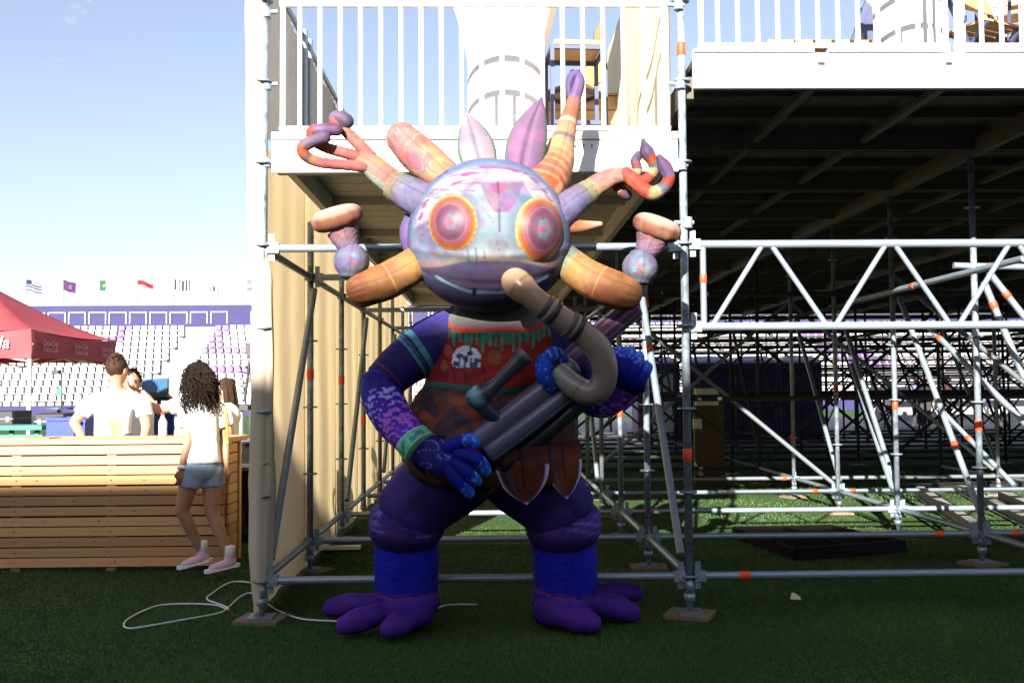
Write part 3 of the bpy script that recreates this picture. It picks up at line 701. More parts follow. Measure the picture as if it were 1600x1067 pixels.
# ---- legs and feet
DK = 1.15
PANT, PANT2, SHIN, FOOT = ink('2b1f5e', DK), ink('3c2a78', DK), ink('0d1280', 1.7), ink('40208a', .85)
def pant_paint(V, t, a):
    c = ramp(t, [(0, ink('15103a', DK)), (.3, PANT), (.8, PANT2), (1, PANT)]); return c * streak(V, 9, 1)
def cuff_paint(V, t, a):
    c = ramp(t, [(0, PANT2), (.35, ink('43307f', DK)), (.7, ink('2a1a52', DK)), (1, ink('1e1548', DK))]) * streak(V, 10, 2)
    ln = (wob(V * np.array([1, 1, 7]), 16, 5) > .50) & (t < .5)
    return mixc(c, ln * .5, ink('7a6cc0', DK))
def shin_paint(V, t, a):
    c = ramp(t, [(0, ink('14146c', 1.5)), (.2, SHIN), (.72, ink('14127c', 1.6)), (.86, FOOT), (1, FOOT)]) * streak(V * np.array([6, 6, .6]), 5, 4, .12)
    c = mixc(c, (np.abs(t - .80 + .03 * np.sin(a)) < .013) * .9, ink('9c3a3a', 1)); return mixc(c, (np.abs(t - .75 + .03 * np.sin(a)) < .008) * .5, ink('7a3050', 1))
def foot_paint(V, t, a):
    c = ramp(t, [(0, ink('3a2080', .85)), (.6, ink('4a2688', .9)), (1, ink('50268c', .9))]) * streak(V, 14, 6, .2)
    return mixc(c, (wob(V, 60, 2) > .55) * .35, ink('3a1860', 1))
for sx, thigh, kx, sxs, toes in (
        (-1, [(735, 718, 5.56, 62), (706, 744, 5.6, 63), (668, 772, 5.68, 60), (640, 802, 5.73, 56)], 636, (635, 637),
         [((622, 944, 5.86, 22), (580, 942, 5.95, 15), (545, 944, 5.98, 17), (518, 949, 6.0, 14)), ((622, 952, 5.72, 22), (590, 960, 5.64, 16.5), (560, 969, 5.59, 19), (540, 976, 5.56, 15)), ((652, 955, 5.66, 26), (636, 966, 5.56, 18), (620, 975, 5.50, 20), (608, 982, 5.47, 15))]),
        (1, [(793, 718, 5.56, 62), (818, 744, 5.6, 63), (852, 772, 5.68, 60), (879, 802, 5.73, 56)], 880, (883, 880),
         [((890, 938, 5.86, 22), (930, 928, 6.05, 15), (965, 925, 6.13, 17), (992, 926, 6.15, 13)), ((895, 946, 5.74, 24), (930, 943, 5.78, 17), (962, 949, 5.82, 20), (986, 957, 5.83, 15)), ((862, 952, 5.70, 28), (886, 960, 5.60, 20), (908, 967, 5.55, 22), (924, 973, 5.53, 16))])):
    limb('thigh', thigh, pant_paint, n=30, seg=40, cap0=.4, cap1=.5, endpuck=.004, pucker=.006)
    limb('trouser_cuff', [(kx, 798, 5.73, 56), (kx, 815, 5.74, 59), (kx - 1, 832, 5.75, 57), (kx - 1, 846, 5.76, 49)], cuff_paint, n=24, seg=44, cap0=.3, cap1=.15, pucker=.010, endpuck=.012)
    limb('shin', [(kx - 1, 838, 5.77, 50), (sxs[0], 880, 5.77, 50), (sxs[0], 915, 5.77, 49), (sxs[1], 948, 5.77, 48)], shin_paint, n=44, seg=44, cap0=.1, cap1=.35)
    fo = limb('foot', [(sxs[1], 944, 5.77, 46), (sxs[1] + 2, 952, 5.74, 49), (sxs[1] + 4, 960, 5.73, 42)], foot_paint, n=14, seg=36, cap0=.2, cap1=.2)
    for tr in toes:
        rows = []
        for (a_, b_, y_, r_) in tr:
            zc_ = r_ * y_ / F_PX * .98; q = U(a_, b_, y_); rows.append(((q.x, q.y, max(q.z, zc_)), r_ * y_ / F_PX))
        P = np.array([r_[0] for r_ in rows]); rr = np.array([r_[1] for r_ in rows])
        V, F, t, a = sweep(P, rr, n=26, seg=36, pucker=.015, seam_n=2); mobj('toe', V, F, 'inflatable', fo, True, np.clip(foot_paint(V, t, a), 0, 1))

# ---- torso: a loft of rounded sections
def torso():
    rows = [(478, 716, 838, .15), (484, 704, 850, .19), (492, 694, 860, .22), (506, 686, 868, .24), (530, 678, 876, .25), (562, 671, 880, .27), (598, 664, 884, .285),
            (606, 660, 886, .29), (612, 652, 889, .27), (640, 636, 894, .285), (680, 630, 901, .295), (715, 630, 908, .295), (738, 640, 906, .28), (756, 662, 890, .25), (766, 700, 860, .15)]
    ys = np.array([r[0] for r in rows]); n, s = 230, 210; yy = np.linspace(ys[0], ys[-1], n)
    xl = np.interp(yy, ys, [r[1] for r in rows]); xr = np.interp(yy, ys, [r[2] for r in rows]); dp = np.interp(yy, ys, [r[3] for r in rows])
    k = np.ones(13) / 13
    for arr in (xl, xr, dp): arr[6:-6] = np.convolve(arr, k, 'valid')
    V = []
    for i in range(n):
        a, b = U(xl[i], yy[i], 5.50), U(xr[i], yy[i], 5.50); c = (a + b) / 2; hw = (b - a).length / 2
        for j in range(s):
            th = 2 * math.pi * j / s; cx_, sy_ = math.cos(th), math.sin(th)
            puck = 1 + .012 * math.sin(th * 13 + i * .19) * math.sin(i * .14)
            V.append((c.x + hw * abs(cx_) ** .86 * math.copysign(1, cx_) * puck, c.y + dp[i] * abs(sy_) ** .9 * math.copysign(1, sy_) * puck, c.z))
    V = np.array(V); F = [(i * s + j, (i + 1) * s + j, (i + 1) * s + (j + 1) % s, i * s + (j + 1) % s) for i in range(n - 1) for j in range(s)]
    F += [tuple(range(s)), tuple(range(n * s - 1, (n - 1) * s - 1, -1))]
    px, py = proj(V); K = 1.0
    c = np.repeat(ink('8c2420', K)[None], len(V), 0) * streak(V, 9, 3, .15)
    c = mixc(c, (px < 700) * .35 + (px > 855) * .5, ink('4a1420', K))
    # collar, red trim, feather fringe
    neck = 494 + 12 * ((px - 772) / 80.) ** 2 * 0 + 22 * smooth(90, 60, np.abs(px - 775))
    cl = py < neck - 4; c = mixc(c, cl * 1., ink('8c7c88', .55)); c = mixc(c, (cl & (py < neck - 13)) * .6, ink('707c6c', .55))
    c = mixc(c, ((py >= neck - 4) & (py < neck + 3)) * 1., ink('c0402c', K))
    fr = (px - 770) / 9.5 + .15 * np.sin(px / 9); ph = np.abs(fr % 1 - .5); ln = 21 + 6 * np.sin(np.floor(fr) * 2.3) + 6 * (np.abs(px - 775) < 30)
    fe = (py > neck + 3) & (py < neck + 3 + ln) & (ph < .42 * np.sqrt(np.clip(1 - (py - neck - 3) / ln, 0, 1)) + .06)
    c = mixc(c, ((py > neck + 3) & (py < neck + 12)) * .8, ink('1c3038', K)); c = mixc(c, fe * 1., ink('2a7a68', K)); c = mixc(c, (fe & (ph < .10)) * .6, ink('4a9c80', K))
    # palm-tree roundel and the patches beside it
    q = ((px - 729) / 23) ** 2 + ((py - 563) / 23) ** 2; dome = (q < 1) & (py < 574)
    c = mixc(c, dome * 1., ink('b9c6dc', K * 1.2))
    for tx, ty in ((718, 556), (735, 552), (727, 560), (745, 563), (712, 568), (740, 570)):
        fr_ = (np.hypot(px - tx, (py - ty) * 1.3) < 5.2); c = mixc(c, (fr_ & dome) * .9, ink('1c2038', K)); c = mixc(c, ((np.abs(px - tx) < 1.2) & (py > ty) & dome) * .9, ink('1c2038', K))
    c = mixc(c, (dome & (np.abs(px - 735 + (py - 545) * .35) < 1.8)) * .9, ink('1c2038', K))
    c = mixc(c, ((np.hypot((px - 729) / 23, (py - 563) / 40) < 1) & (py > 574)) * .5, ink('7c1c34', K))
    for x_ in (705, 722, 752): c = mixc(c, ((np.abs(px - x_ - 6 * np.sin((py - 560) / 30)) < 1.4) & (py > 572) & (py < 602)) * .8, ink('381028', K))
    for x_, y_, rx, ry in ((700, 547, 6, 9), (694, 571, 5, 9), (773, 558, 11, 12), (850, 570, 8, 10)): c = mixc(c, (((px - x_) / rx) ** 2 + ((py - y_) / ry) ** 2 < 1) * .85, ink('85543a', K))
    # teal belt and the brown skirt under it
    belt = 597 + 11 * smooth(662, 740, px) + 2 * np.sin(px / 20); c = mixc(c, ((py > belt - 3) & (py < belt + 4)) * 1., ink('23645f', K))
    sk = py >= belt + 4
    s_ = np.repeat(ink('6a3a2e', K)[None], len(V), 0) * streak(V, 7, 8, .3)
    s_ = mixc(s_, smooth(.15, .3, wob(V * np.array([1, 1, .7]), 24, 9)) * .85, ink('2c2838', K)); s_ = mixc(s_, smooth(.2, .35, wob(V * np.array([1, 1, .8]), 19, 21)) * .8, ink('8c4c38', K)); s_ = mixc(s_, smooth(.3, .42, wob(V * np.array([1, 1, .5]), 22, 33)) * .6, ink('2a3c50', K))
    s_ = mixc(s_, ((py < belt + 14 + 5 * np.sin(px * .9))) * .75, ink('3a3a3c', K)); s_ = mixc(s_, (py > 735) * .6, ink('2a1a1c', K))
    c[sk] = s_[sk]
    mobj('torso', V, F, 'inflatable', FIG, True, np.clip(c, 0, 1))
torso()

def leaf(name, base, tip, width, Y0, Y1, thick, paint, prof=None, parent=FIG, nu=22, nv=34, bend=0.0):
    """pillow-like leaf from base to tip (pixels), width in pixels"""
    b, t_ = np.array(base, float), np.array(tip, float); ax = t_ - b; nx = np.array([-ax[1], ax[0]]) / np.linalg.norm(ax)
    prof = prof or (lambda v: (math.sin(math.pi * min(1, .18 + .82 * v)) ** .8) if v < .98 else .08)
    V, uu, vv = [], [], []
    for side in (-1, 1):
        for j in range(nv + 1):
            v = j / nv; w = width * max(prof(v), .02)
            for i in range(nu + 1):
                u = -1 + 2 * i / nu; q = b + ax * v + nx * u * w + nx * bend * math.sin(math.pi * v)
                Yc = Y0 + (Y1 - Y0) * v; th = thick * math.sqrt(max(0, 1 - u * u)) * (0.25 + .75 * min(1, prof(v))) * (1 - .3 * math.exp(-(u / .12) ** 2))
                p = U(q[0], q[1], Yc); V.append((p.x, p.y + side * th, p.z)); uu.append(u); vv.append(v)
    m = (nu + 1) * (nv + 1); F = []
    for s in (0, 1):
        for j in range(nv):
            for i in range(nu):
                f = (s * m + j * (nu + 1) + i, s * m + j * (nu + 1) + i + 1, s * m + (j + 1) * (nu + 1) + i + 1, s * m + (j + 1) * (nu + 1) + i); F.append(f if s else f[::-1])
    V = np.array(V); c = paint(V, np.array(uu), np.array(vv))
    return mobj(name, V, F, 'inflatable', parent, True, np.clip(c, 0, 1))
def petal_prof(v): return max(0.03, 1 - max(0, (v - .2) / .8) ** 2.7)
def petal_paint(V, u, v):
    c = np.repeat(ink('70382c', 1.05)[None], len(u), 0) * streak(V, 14, 4, .3); c = mixc(c, smooth(.1, .35, wob(V, 30, 6)) * .55, ink('40303c', 1.1)); c = mottle(c, V)
    c = mixc(c, smooth(.35, 0, v) * .7, ink('3a2630', 1.3)); c = mixc(c, ((np.abs(u + .02 * np.sin(v * 20)) < .05) & (v < .72)) * .85, ink('281428', 1.3))
    c = mixc(c, (np.abs(u - .5) < .08) * (v < .8) * .6, ink('3a4a62', 1.3))
    edge = np.abs(u) > np.where(v > .35, .86, 2); return mixc(c, (edge | (v > .955)) * 1., ink('a8a8d4', 1.6))
def dark_petal(V, u, v):
    c = np.repeat(ink('2a1a20', 1.2)[None], len(u), 0) * streak(V, 10, 4, .3); return mixc(c, ((np.abs(u) > .9) & (v > .5)) * .5, ink('6a5c78', 1.2))
leaf('skirt_petal', (812, 700), (823, 788), 43, 5.17, 5.30, .022, petal_paint, petal_prof)
leaf('skirt_petal', (876, 690), (886, 779), 30, 5.24, 5.34, .022, petal_paint, petal_prof)
leaf('skirt_petal', (755, 715), (738, 786), 34, 5.20, 5.33, .02, dark_petal, petal_prof)
leaf('skirt_petal', (668, 680), (668, 745), 36, 5.24, 5.32, .02, dark_petal, petal_prof)

# ---- lower arms and hands
A1 = ink('231a62', 1.5)
def uarm(V, t, a):
    c = ramp(t, [(0, ink('3f3570', 1.0)), (.35, ink('2a2468', 1.0)), (1, ink('201458', 1.0))]) * streak(V, 8, 5, .15)
    c = mixc(c, (np.abs(t - .50) < .022) * 1., ink('4f8a94', 1.0)); c = mixc(c, (np.abs(t - .565) < .014) * 1., ink('2f6a80', 1.0)); c = mixc(c, (np.abs(t - .60) < .014) * .9, ink('55909a', 1.0))
    c = mixc(c, (np.abs(t - .93) < .012) * .9, ink('7a2a44', 1.0)); return mixc(c, ((t > .6) & (np.abs(a - 1.6) < .14)) * .6, ink('2c5c50', 1.0))
def farm(V, t, a):
    c = ramp(t, [(0, ink('1c1468', 1.5)), (.25, ink('2c1c80', 1.5)), (.6, ink('3a1a88', 1.5)), (1, ink('52268c', 1.5))])
    w1 = wob(V * np.array([1, 1, 2.2]), 62, 3) + .5 * wob(V, 130, 7)
    c = mixc(c, (w1 > .12) * smooth(.18, .24, t) * smooth(.56, .50, t) * .85, ink('8d86cc', 1.5)); return mixc(c, (w1 > .0) * smooth(.5, .56, t) * .8, ink('9058b8', 1.5))
def hand_paint(V, t, a):
    c = ramp(t, [(0, ink('18125c', 1.1)), (.5, ink('221a60', 1.1)), (1, ink('121678', 1.1))]) * streak(V, 18, 2, .15)
    return mixc(c, ((np.abs(wob(V * np.array([1, 2, 2]), 22, 8)) < .05)) * .5, ink('5a78d0', 1.5))
def finger_paint(V, t, a):
    c = ramp(t, [(0, ink('121470', 1.0)), (.6, ink('121c90', 1.1)), (.75, ink('2448b8', 1.3)), (1, ink('2058c0', 1.4))])
    return mixc(c, ((wob(V, 140, 2) > .35) & (t > .62)) * .6, ink('6c98d8', 1.4))
limb('upper_arm', [(722, 522, 5.50, 46), (672, 541, 5.46, 43), (628, 570, 5.42, 36), (599, 597, 5.38, 32)], uarm, n=70, seg=36, cap0=.3, cap1=.3)
limb('forearm', [(596, 592, 5.38, 31), (597, 620, 5.35, 32), (617, 657, 5.27, 31), (650, 694, 5.16, 26)], farm, n=110, seg=60, cap0=.5, cap1=.1)
def brace_paint(V, t, a):
    c = np.repeat(ink('5aa088', 1.45)[None], len(t), 0); c = mixc(c, smooth(.1, .3, wob(V, 75, 5)) * .8, ink('1f6a58', 1.4)); return mixc(c, ((t < .12) | (t > .9)) * .8, ink('86b090', 1.4))
limb('bracelet', [(643, 684, 5.17, 28.5), (650, 693, 5.155, 30), (657, 700, 5.14, 30)], brace_paint, n=20, seg=48, cap0=.08, cap1=.08, nseam=0)
hd = limb('hand', [(658, 699, 5.14, 25), (676, 708, 5.11, 27), (698, 718, 5.08, 27), (716, 726, 5.07, 22)], hand_paint, n=40, seg=36, cap0=.3, cap1=.6, nseam=0, flat=.62)
for rows in ([(698, 728, 5.06, 12), (714, 746, 5.04, 12), (726, 760, 5.05, 10.5), (733, 770, 5.08, 8.5)], [(710, 722, 5.05, 12), (728, 734, 5.02, 11.5), (740, 746, 5.03, 10), (745, 752, 5.06, 8.5)],
             [(718, 708, 5.05, 12), (738, 714, 5.01, 11.5), (752, 724, 5.02, 10.5), (759, 735, 5.05, 9)], [(700, 702, 5.07, 12), (716, 692, 5.04, 11), (732, 687, 5.03, 10.5), (741, 691, 5.04, 9.5)]):
    limb('finger', rows, finger_paint, parent=hd, n=30, seg=22, nseam=0, pucker=.03)
limb('upper_arm', [(846, 520, 5.50, 46), (874, 548, 5.47, 38), (898, 585, 5.45, 35), (918, 612, 5.42, 33)], uarm, n=60, seg=36, cap0=.3, cap1=.4)
limb('forearm', [(915, 610, 5.42, 33), (940, 620, 5.36, 33), (964, 610, 5.30, 30), (978, 600, 5.27, 27)], farm, n=80, seg=44, cap0=.5, cap1=.3)
hd = limb('hand', [(966, 604, 5.28, 26), (980, 594, 5.25, 28), (990, 584, 5.25, 24)], hand_paint, n=24, seg=34, cap0=.4, cap1=.5, nseam=0, flat=.7)
for rows in ([(964, 592, 5.18, 11), (960, 574, 5.14, 11), (964, 556, 5.15, 10), (970, 549, 5.19, 9)], [(974, 596, 5.16, 12), (972, 576, 5.11, 12), (977, 556, 5.12, 11), (984, 550, 5.17, 10)],
             [(986, 602, 5.17, 12), (986, 584, 5.12, 12), (992, 566, 5.13, 11), (998, 559, 5.18, 10)], [(998, 606, 5.19, 11), (1000, 592, 5.15, 11), (1007, 580, 5.16, 10.5), (1011, 574, 5.2, 9.5)]):
    limb('finger', rows, finger_paint, parent=hd, n=30, seg=22, nseam=0, pucker=.03)

# ---- head
HC = U(765, 369, 5.24); HPX = F_PX / 5.24; HRX, HRY, HRZ = 128.5 / HPX, .42, 120.5 / HPX
def head():
    n, s = 190, 250; V = []
    for i in range(n + 1):
        ph = math.pi * i / n
        for j in range(s):
            th = 2 * math.pi * j / s; x, y, z = math.sin(ph) * math.cos(th), math.sin(ph) * math.sin(th), math.cos(ph)
            f = 1 + .03 * (abs(x) > 0) * (x * x) * (z < 0) * -z * 2.2
            zz = z * (1 if z > 0 else 1.0)
            p = [HC.x + HRX * x * f, HC.y + HRY * y, HC.z + HRZ * zz]
            # the lips stand out a little along the mouth line
            ridge = math.exp(-((z + .40 - .22 * x * x) / .05) ** 2) * .008 - math.exp(-((z + .70 - .3 * x * x) / .035) ** 2) * .004
            if y < 0: p[1] -= ridge * 1.4; 
            puck = .0035 * math.sin(th * 24) * max(0, abs(z) - .55)
            p[0] += x * puck; p[1] += y * puck
            V.append(p)
    V = np.array(V); F = [(i * s + j, (i + 1) * s + j, (i + 1) * s + (j + 1) % s, i * s + (j + 1) % s) for i in range(n) for j in range(s)]
    px, py = proj(V); back = V[:, 1] > HC.y + .05; K = .31
    rr = np.hypot((px - 765) / 128, (py - 369) / 120)
    c = np.repeat(ink('a8b4d8', K)[None], len(V), 0)
    face = smooth(75, 20, np.abs(px - 772)) * smooth(300, 340, py); c = mixc(c, face, ink('b0c2d2', K))
    c = mixc(c, smooth(40, 10, np.abs(px - 835 + (py - 400) * .3)) * smooth(360, 400, py) * .7, ink('9fc4c4', K))
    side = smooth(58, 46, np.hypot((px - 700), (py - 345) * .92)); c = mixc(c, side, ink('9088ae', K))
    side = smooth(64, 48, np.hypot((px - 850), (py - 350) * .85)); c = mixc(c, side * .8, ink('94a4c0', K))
    # white and pink brushed crown
    top = smooth(300 + 6 * np.sin(px / 13), 293, py + .0035 * (px - 780) ** 2 * -1.0) * smooth(254, 262, py - .0030 * (px - 770) ** 2)
    c = mixc(c, top, ink('e4dce8', K)); st = wob(V * np.array([.35, 1, 3.2]), 30, 2) + .6 * wob(V * np.array([.5, 1, 3]), 70, 5)
    c = mixc(c, top * smooth(.15, .55, st), ink('c470a8', K))
    dm = smooth(4, 0, np.abs(px - 784) - 34 * np.sqrt(np.clip(1 - (py - 280) / 54, 0, 1))) * smooth(280, 288, py) * smooth(334, 329, py)
    c = mixc(c, dm, ink('b07cba', K)); c = mixc(c, dm * smooth(.2, .5, wob(V * np.array([1, 1, 3]), 44, 6)), ink('cc6ca4', K))
    br = np.abs(py - (296 + .012 * (px - 705) ** 2 - .00 * px)) < 2; c = mixc(c, (br & (px > 660) & (px < 770)) * .5, ink('7c7898', K))
    # muzzle
    lip = 408 - 10 * smooth(0, 60, np.abs(px - 770)) * 0 + .0026 * (px - 770) ** 2 * 0 + 6 * np.sin((px - 690) / 50)
    lip = 407 + 10 * smooth(30, 95, np.abs(px - 768))
    c = mixc(c, (np.abs(py - lip + 4) < 5) * .8, ink('d0b0a4', K)); c = mixc(c, smooth(lip - 1, lip + 3, py), ink('786c94', K))
    c = mixc(c, smooth(lip + 4, lip + 40, py) * smooth(40, 100, np.abs(px - 770)) * .7, ink('5c5480', K))
    ml = 457 - 26 * np.clip((np.abs(px - 768) - 22) / 66, 0, 1.2) ** 1.6
    c = mixc(c, smooth(ml - 2, ml + 3, py), ink('6a6898', K)); c = mixc(c, smooth(ml + 6, ml + 30, py) * .6, ink('4c4c7c', K))
    c = mixc(c, (np.abs(py - ml) < 2.6) * (np.abs(px - 768) < 88) * 1., ink('a8d0f0', K * 1.1)); c = mixc(c, (np.abs(px - 741 - (py - 455) * -.2) < 3.5) & (np.abs(py - 456) < 7), ink('3c3860', K))
    # cracks, seam, freckles
    for x_, y0, y1 in ((733, 388, 412), (743, 386, 416), (756, 392, 405)): c = mixc(c, ((np.abs(px - x_ - (py - 400) * .08) < 1.6) & (py > y0) & (py < y1)) * .6, ink('5c5470', K))
    c = mixc(c, ((np.abs(px - 779 - (py - 320) * .06) < 1.2) & (py > 284) & (py < 366)) * .7, ink('4c4460', K)); c = mixc(c, ((np.abs(px - 778 - (py - 385) * .2) < 1.2) & (py > 376) & (py < 392)) * .6, ink('4c4460', K))
    for k in range(9): x_, y_ = 655 + 3 * k % 13, 318 + 9 * k; c = mixc(c, (np.hypot(px - x_, py - y_) < 2.6) * .6, ink('b8a8d8', K))
    for k in range(4): c = mixc(c, (np.hypot((px - 674 - 5 * k), (py - 395 - k * 1.3) * .7) < 2.4) * .9, ink('d09050', K))
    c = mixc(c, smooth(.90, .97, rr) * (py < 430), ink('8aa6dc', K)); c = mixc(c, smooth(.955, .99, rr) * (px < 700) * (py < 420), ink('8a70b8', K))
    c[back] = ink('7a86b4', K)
    bl_ = (py < 405) & ~back; c = mixc(c, bl_ * smooth(.15, .5, wob(V, 26, 3) + .5 * wob(V, 58, 9)) * .45, ink('8498c4', K)); c = mixc(c, bl_ * smooth(.2, .55, wob(V, 23, 14) + .5 * wob(V, 50, 2)) * .40, ink('9ab8b8', K)); c = mixc(c, bl_ * smooth(.25, .6, wob(V, 28, 31)) * .35, ink('a890b8', K)); c = mottle(c, V, .7)
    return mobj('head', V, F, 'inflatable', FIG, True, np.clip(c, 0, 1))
HEAD = head()
def head_point(px, py):
    """point of the head's front surface seen at the pixel px, py, and its normal"""
    x, z = (px - 765) / 134, -(py - 369) / 126
    for _ in range(5):
        q = x * x + z * z
        if q > .965: f_ = math.sqrt(.965 / q); x *= f_; z *= f_; q = .965
        p = (HC.x + HRX * x, HC.y - HRY * math.sqrt(1 - q), HC.z + HRZ * z); a_, b_ = proj(p); x += (px - a_) / 134; z -= (py - b_) / 126
    q = min(.965, x * x + z * z); y = math.sqrt(1 - q)
    return Vector((HC.x + HRX * x, HC.y - HRY * y, HC.z + HRZ * z)), Vector((x / HRX, -y / HRY, z / HRZ)).normalized()
def eye(cx, cy, rx, ry, bulge, tilt):
    n, s = 46, 96; V, r_, th_ = [], [], []
    for i in range(n + 1):
        r = i / n
        for j in range(s):
            th = 2 * math.pi * j / s; u, v = r * math.cos(th), r * math.sin(th)
            un, vn = u * math.cos(tilt) - v * math.sin(tilt), u * math.sin(tilt) + v * math.cos(tilt)
            p, nr = head_point(cx + un * rx, cy - vn * ry); h = bulge * (1 - r ** 2) + .004 - .006 * r ** 6
            V.append((p + nr * h)[:]); r_.append(r); th_.append(th)
    r, th = np.array(r_), np.array(th_); F = [(i * s + j, i * s + (j + 1) % s, (i + 1) * s + (j + 1) % s, (i + 1) * s + j) for i in range(n) for j in range(s)]
    V = np.array(V); K = KL
    c = ramp(r, [(0, ink('b45c78', K)), (.14, ink('9c7898', K)), (.20, ink('7c90a0', K)), (.27, ink('904c70', K)), (.36, ink('785874', K)), (.46, ink('784864', K)), (.55, ink('8c5468', K)), (.64, ink('a06070', K)), (.72, ink('b4645c', K)), (.78, ink('c4643c', K)), (.84, ink('cc7c44', K)),
                  (.88, ink('d89858', K)), (.92, ink('e0c080', K)), (1, ink('d8bc90', K))])
    c = mixc(c, ((r > .86) & (np.abs((th * 26 / (2 * math.pi)) % 1 - .5) < .16)) * .55, ink('a88060', K))
    c = mixc(c, (r < .26) * smooth(.1, .4, wob(V, 95, 4)) * .8, ink('c05878', K)); c = mixc(c, (r < .3) * smooth(.2, .5, wob(V, 70, 14)) * .7, ink('5c9098', K)); c = mixc(c, (np.abs(r - .60) < .02) * .2, ink('d8b0b8', K))
    c = mottle(c, V, .8)
    mobj('eye', V, F, 'eye_vinyl', HEAD, True, np.clip(c, 0, 1))
mat('eye_vinyl', (1, 1, 1), attr=True, rough=0.5, spec=0.3, bump=0.002, bscale=20)
eye(708, 349, 39, 46, .035, .12); eye(842, 359, 38, 52, .045, .26)

# ---- crown of head: club, feathers, tentacle, horn, fin
def club(V, t, a):
    c = ramp(t, [(0, ink('a86a98', KL)), (.18, ink('d0a078', KL)), (.5, ink('dcb088', KL)), (.75, ink('d89088', KL)), (1, ink('cc98a0', KL))])
    c = mixc(c, smooth(.0, .5, wob(V, 14, 3)) * .6, ink('c46c94', KL)); c = mixc(c, smooth(.1, .5, wob(V, 12, 9)) * .6, ink('dcc080', KL)); return mixc(c, (np.abs(wob(V, 20, 6)) < .03) * .5, ink('ecd8c0', KL))
limb('head_club', [(712, 292, 5.16, 26), (684, 268, 5.20, 29), (652, 240, 5.24, 30), (628, 216, 5.26, 25)], club, n=40, seg=40, pucker=.01)
def feather(h1, h2, h3):
    def f(V, u, v):
        c = ramp(v, [(0, ink(h1, KL)), (.55, ink(h2, KL)), (1, ink(h1, KL))]) * streak(V * np.array([1, 1, 2]), 22, 4, .14)
        c = mixc(c, smooth(.1, .5, wob(V, 22, 7)) * .4, ink(h3, KL)); c = mixc(c, (np.abs(u) < .05) * .6, ink('6a5070', KL)); return mixc(c, (np.abs(u) > .9) * .8, ink('6f9c7c', KL))
    return f
fp = lambda v: max(.05, math.sin(math.pi * min(1, .30 + .70 * v)) ** .85)
leaf('head_feather', (752, 262), (729, 176), 30, 5.18, 5.24, .045, feather('c8c4d0', 'a8a0bc', 'd090a8'), fp)
leaf('head_feather', (815, 268), (847, 153), 32, 5.20, 5.26, .05, feather('a070a4', 'ac7cac', '847a98'), fp, bend=-4)
def tent(V, t, a):
    c = ramp(t, [(0, ink('d86a48', KL)), (.2, ink('dc9070', KL)), (.35, ink('e8c090', KL)), (.48, ink('e0a488', KL)), (.60, ink('d87860', KL)), (.68, ink('d08878', KL)), (.72, ink('9078b4', KL)), (1, ink('8468b0', KL))])
    c = mixc(c, (np.abs(t - .405) < .018) * .8, ink('8a8894', KL)); c = mixc(c, (t < .34) * smooth(.3, .6, np.sin(t * 95 + a)) * .45, ink('ecd0a8', KL)); return mixc(c, (np.abs(t - .54) < .012) * .7, ink('e8d8c8', KL))
limb('head_tentacle', [(848, 298, 5.20, 36), (868, 258, 5.32, 29), (879, 222, 5.40, 20), (888, 190, 5.46, 14.5), (896, 160, 5.49, 11), (904, 132, 5.50, 10), (901, 119, 5.50, 9), (893, 121, 5.49, 7.5), (889, 135, 5.49, 6), (890, 152, 5.49, 4)],
     tent, n=90, seg=26, pucker=.02, nseam=2)
limb('side_horn', [(878, 354, 5.16, 13), (908, 354, 5.18, 10), (938, 350, 5.19, 4)], [(0, ink('c07858', KL)), (.5, ink('d8a078', KL)), (1, ink('e8c8b0', KL))], n=20, seg=20)
limb('side_fin', [(648, 330, 5.26, 12), (639, 365, 5.26, 15), (648, 405, 5.26, 12)], [(0, ink('8a70b8', KL)), (1, ink('7a64ac', KL))], n=20, seg=20)

# ---- the two raised upper arms with long fingers
def sleeve_p(V, t, a):
    c = ramp(t, [(0, ink('8a80b0', KL)), (.7, ink('8f88a8', KL)), (.85, ink('9c9c88', KL)), (1, ink('b0a888', KL))]) * streak(V, 14, 2, .1); return mixc(c, (np.abs(t - .80) < .02) * .5, ink('5c7a70', KL))
def palm_p(V, t, a):
    c = ramp(t, [(0, ink('d8a888', KL)), (.5, ink('d8a48c', KL)), (1, ink('c89484', KL))]); c = mixc(c, smooth(.1, .5, wob(V, 20, 4)) * .6, ink('e0c098', KL)); c = mixc(c, smooth(.1, .4, wob(V, 24, 12)) * .5, ink('b87c90', KL))
    und = V[:, 2] < np.interp(t, [0, 1], [V[t < .1][:, 2].mean(), V[t > .9][:, 2].mean()]) - .03; return mixc(c, und * .8, ink('a8c8bc', KL))
def coral_p(V, t, a):
    c = ramp(t, [(0, ink('a87c78', KL)), (.08, ink('d87870', KL)), (.5, ink('dc8880', KL)), (.56, ink('d8a060', KL)), (.62, ink('707080', KL)), (.68, ink('d86048', KL)), (.76, ink('d06860', KL)), (.80, ink('9478a0', KL)), (1, ink('7c6488', KL))])
    return c * streak(V, 30, 5, .15)
limb('arm_sleeve', [(676, 322, 5.14, 30), (650, 309, 5.18, 29), (628, 297, 5.22, 26), (615, 289, 5.24, 24)], sleeve_p, n=30, seg=34, cap0=.2, cap1=.15)
hd = limb('raised_hand', [(622, 293, 5.27, 21), (600, 275, 5.25, 21), (580, 258, 5.24, 19), (562, 247, 5.23, 14)], palm_p, n=34, seg=30, cap0=.2, cap1=.5, flat=.75)
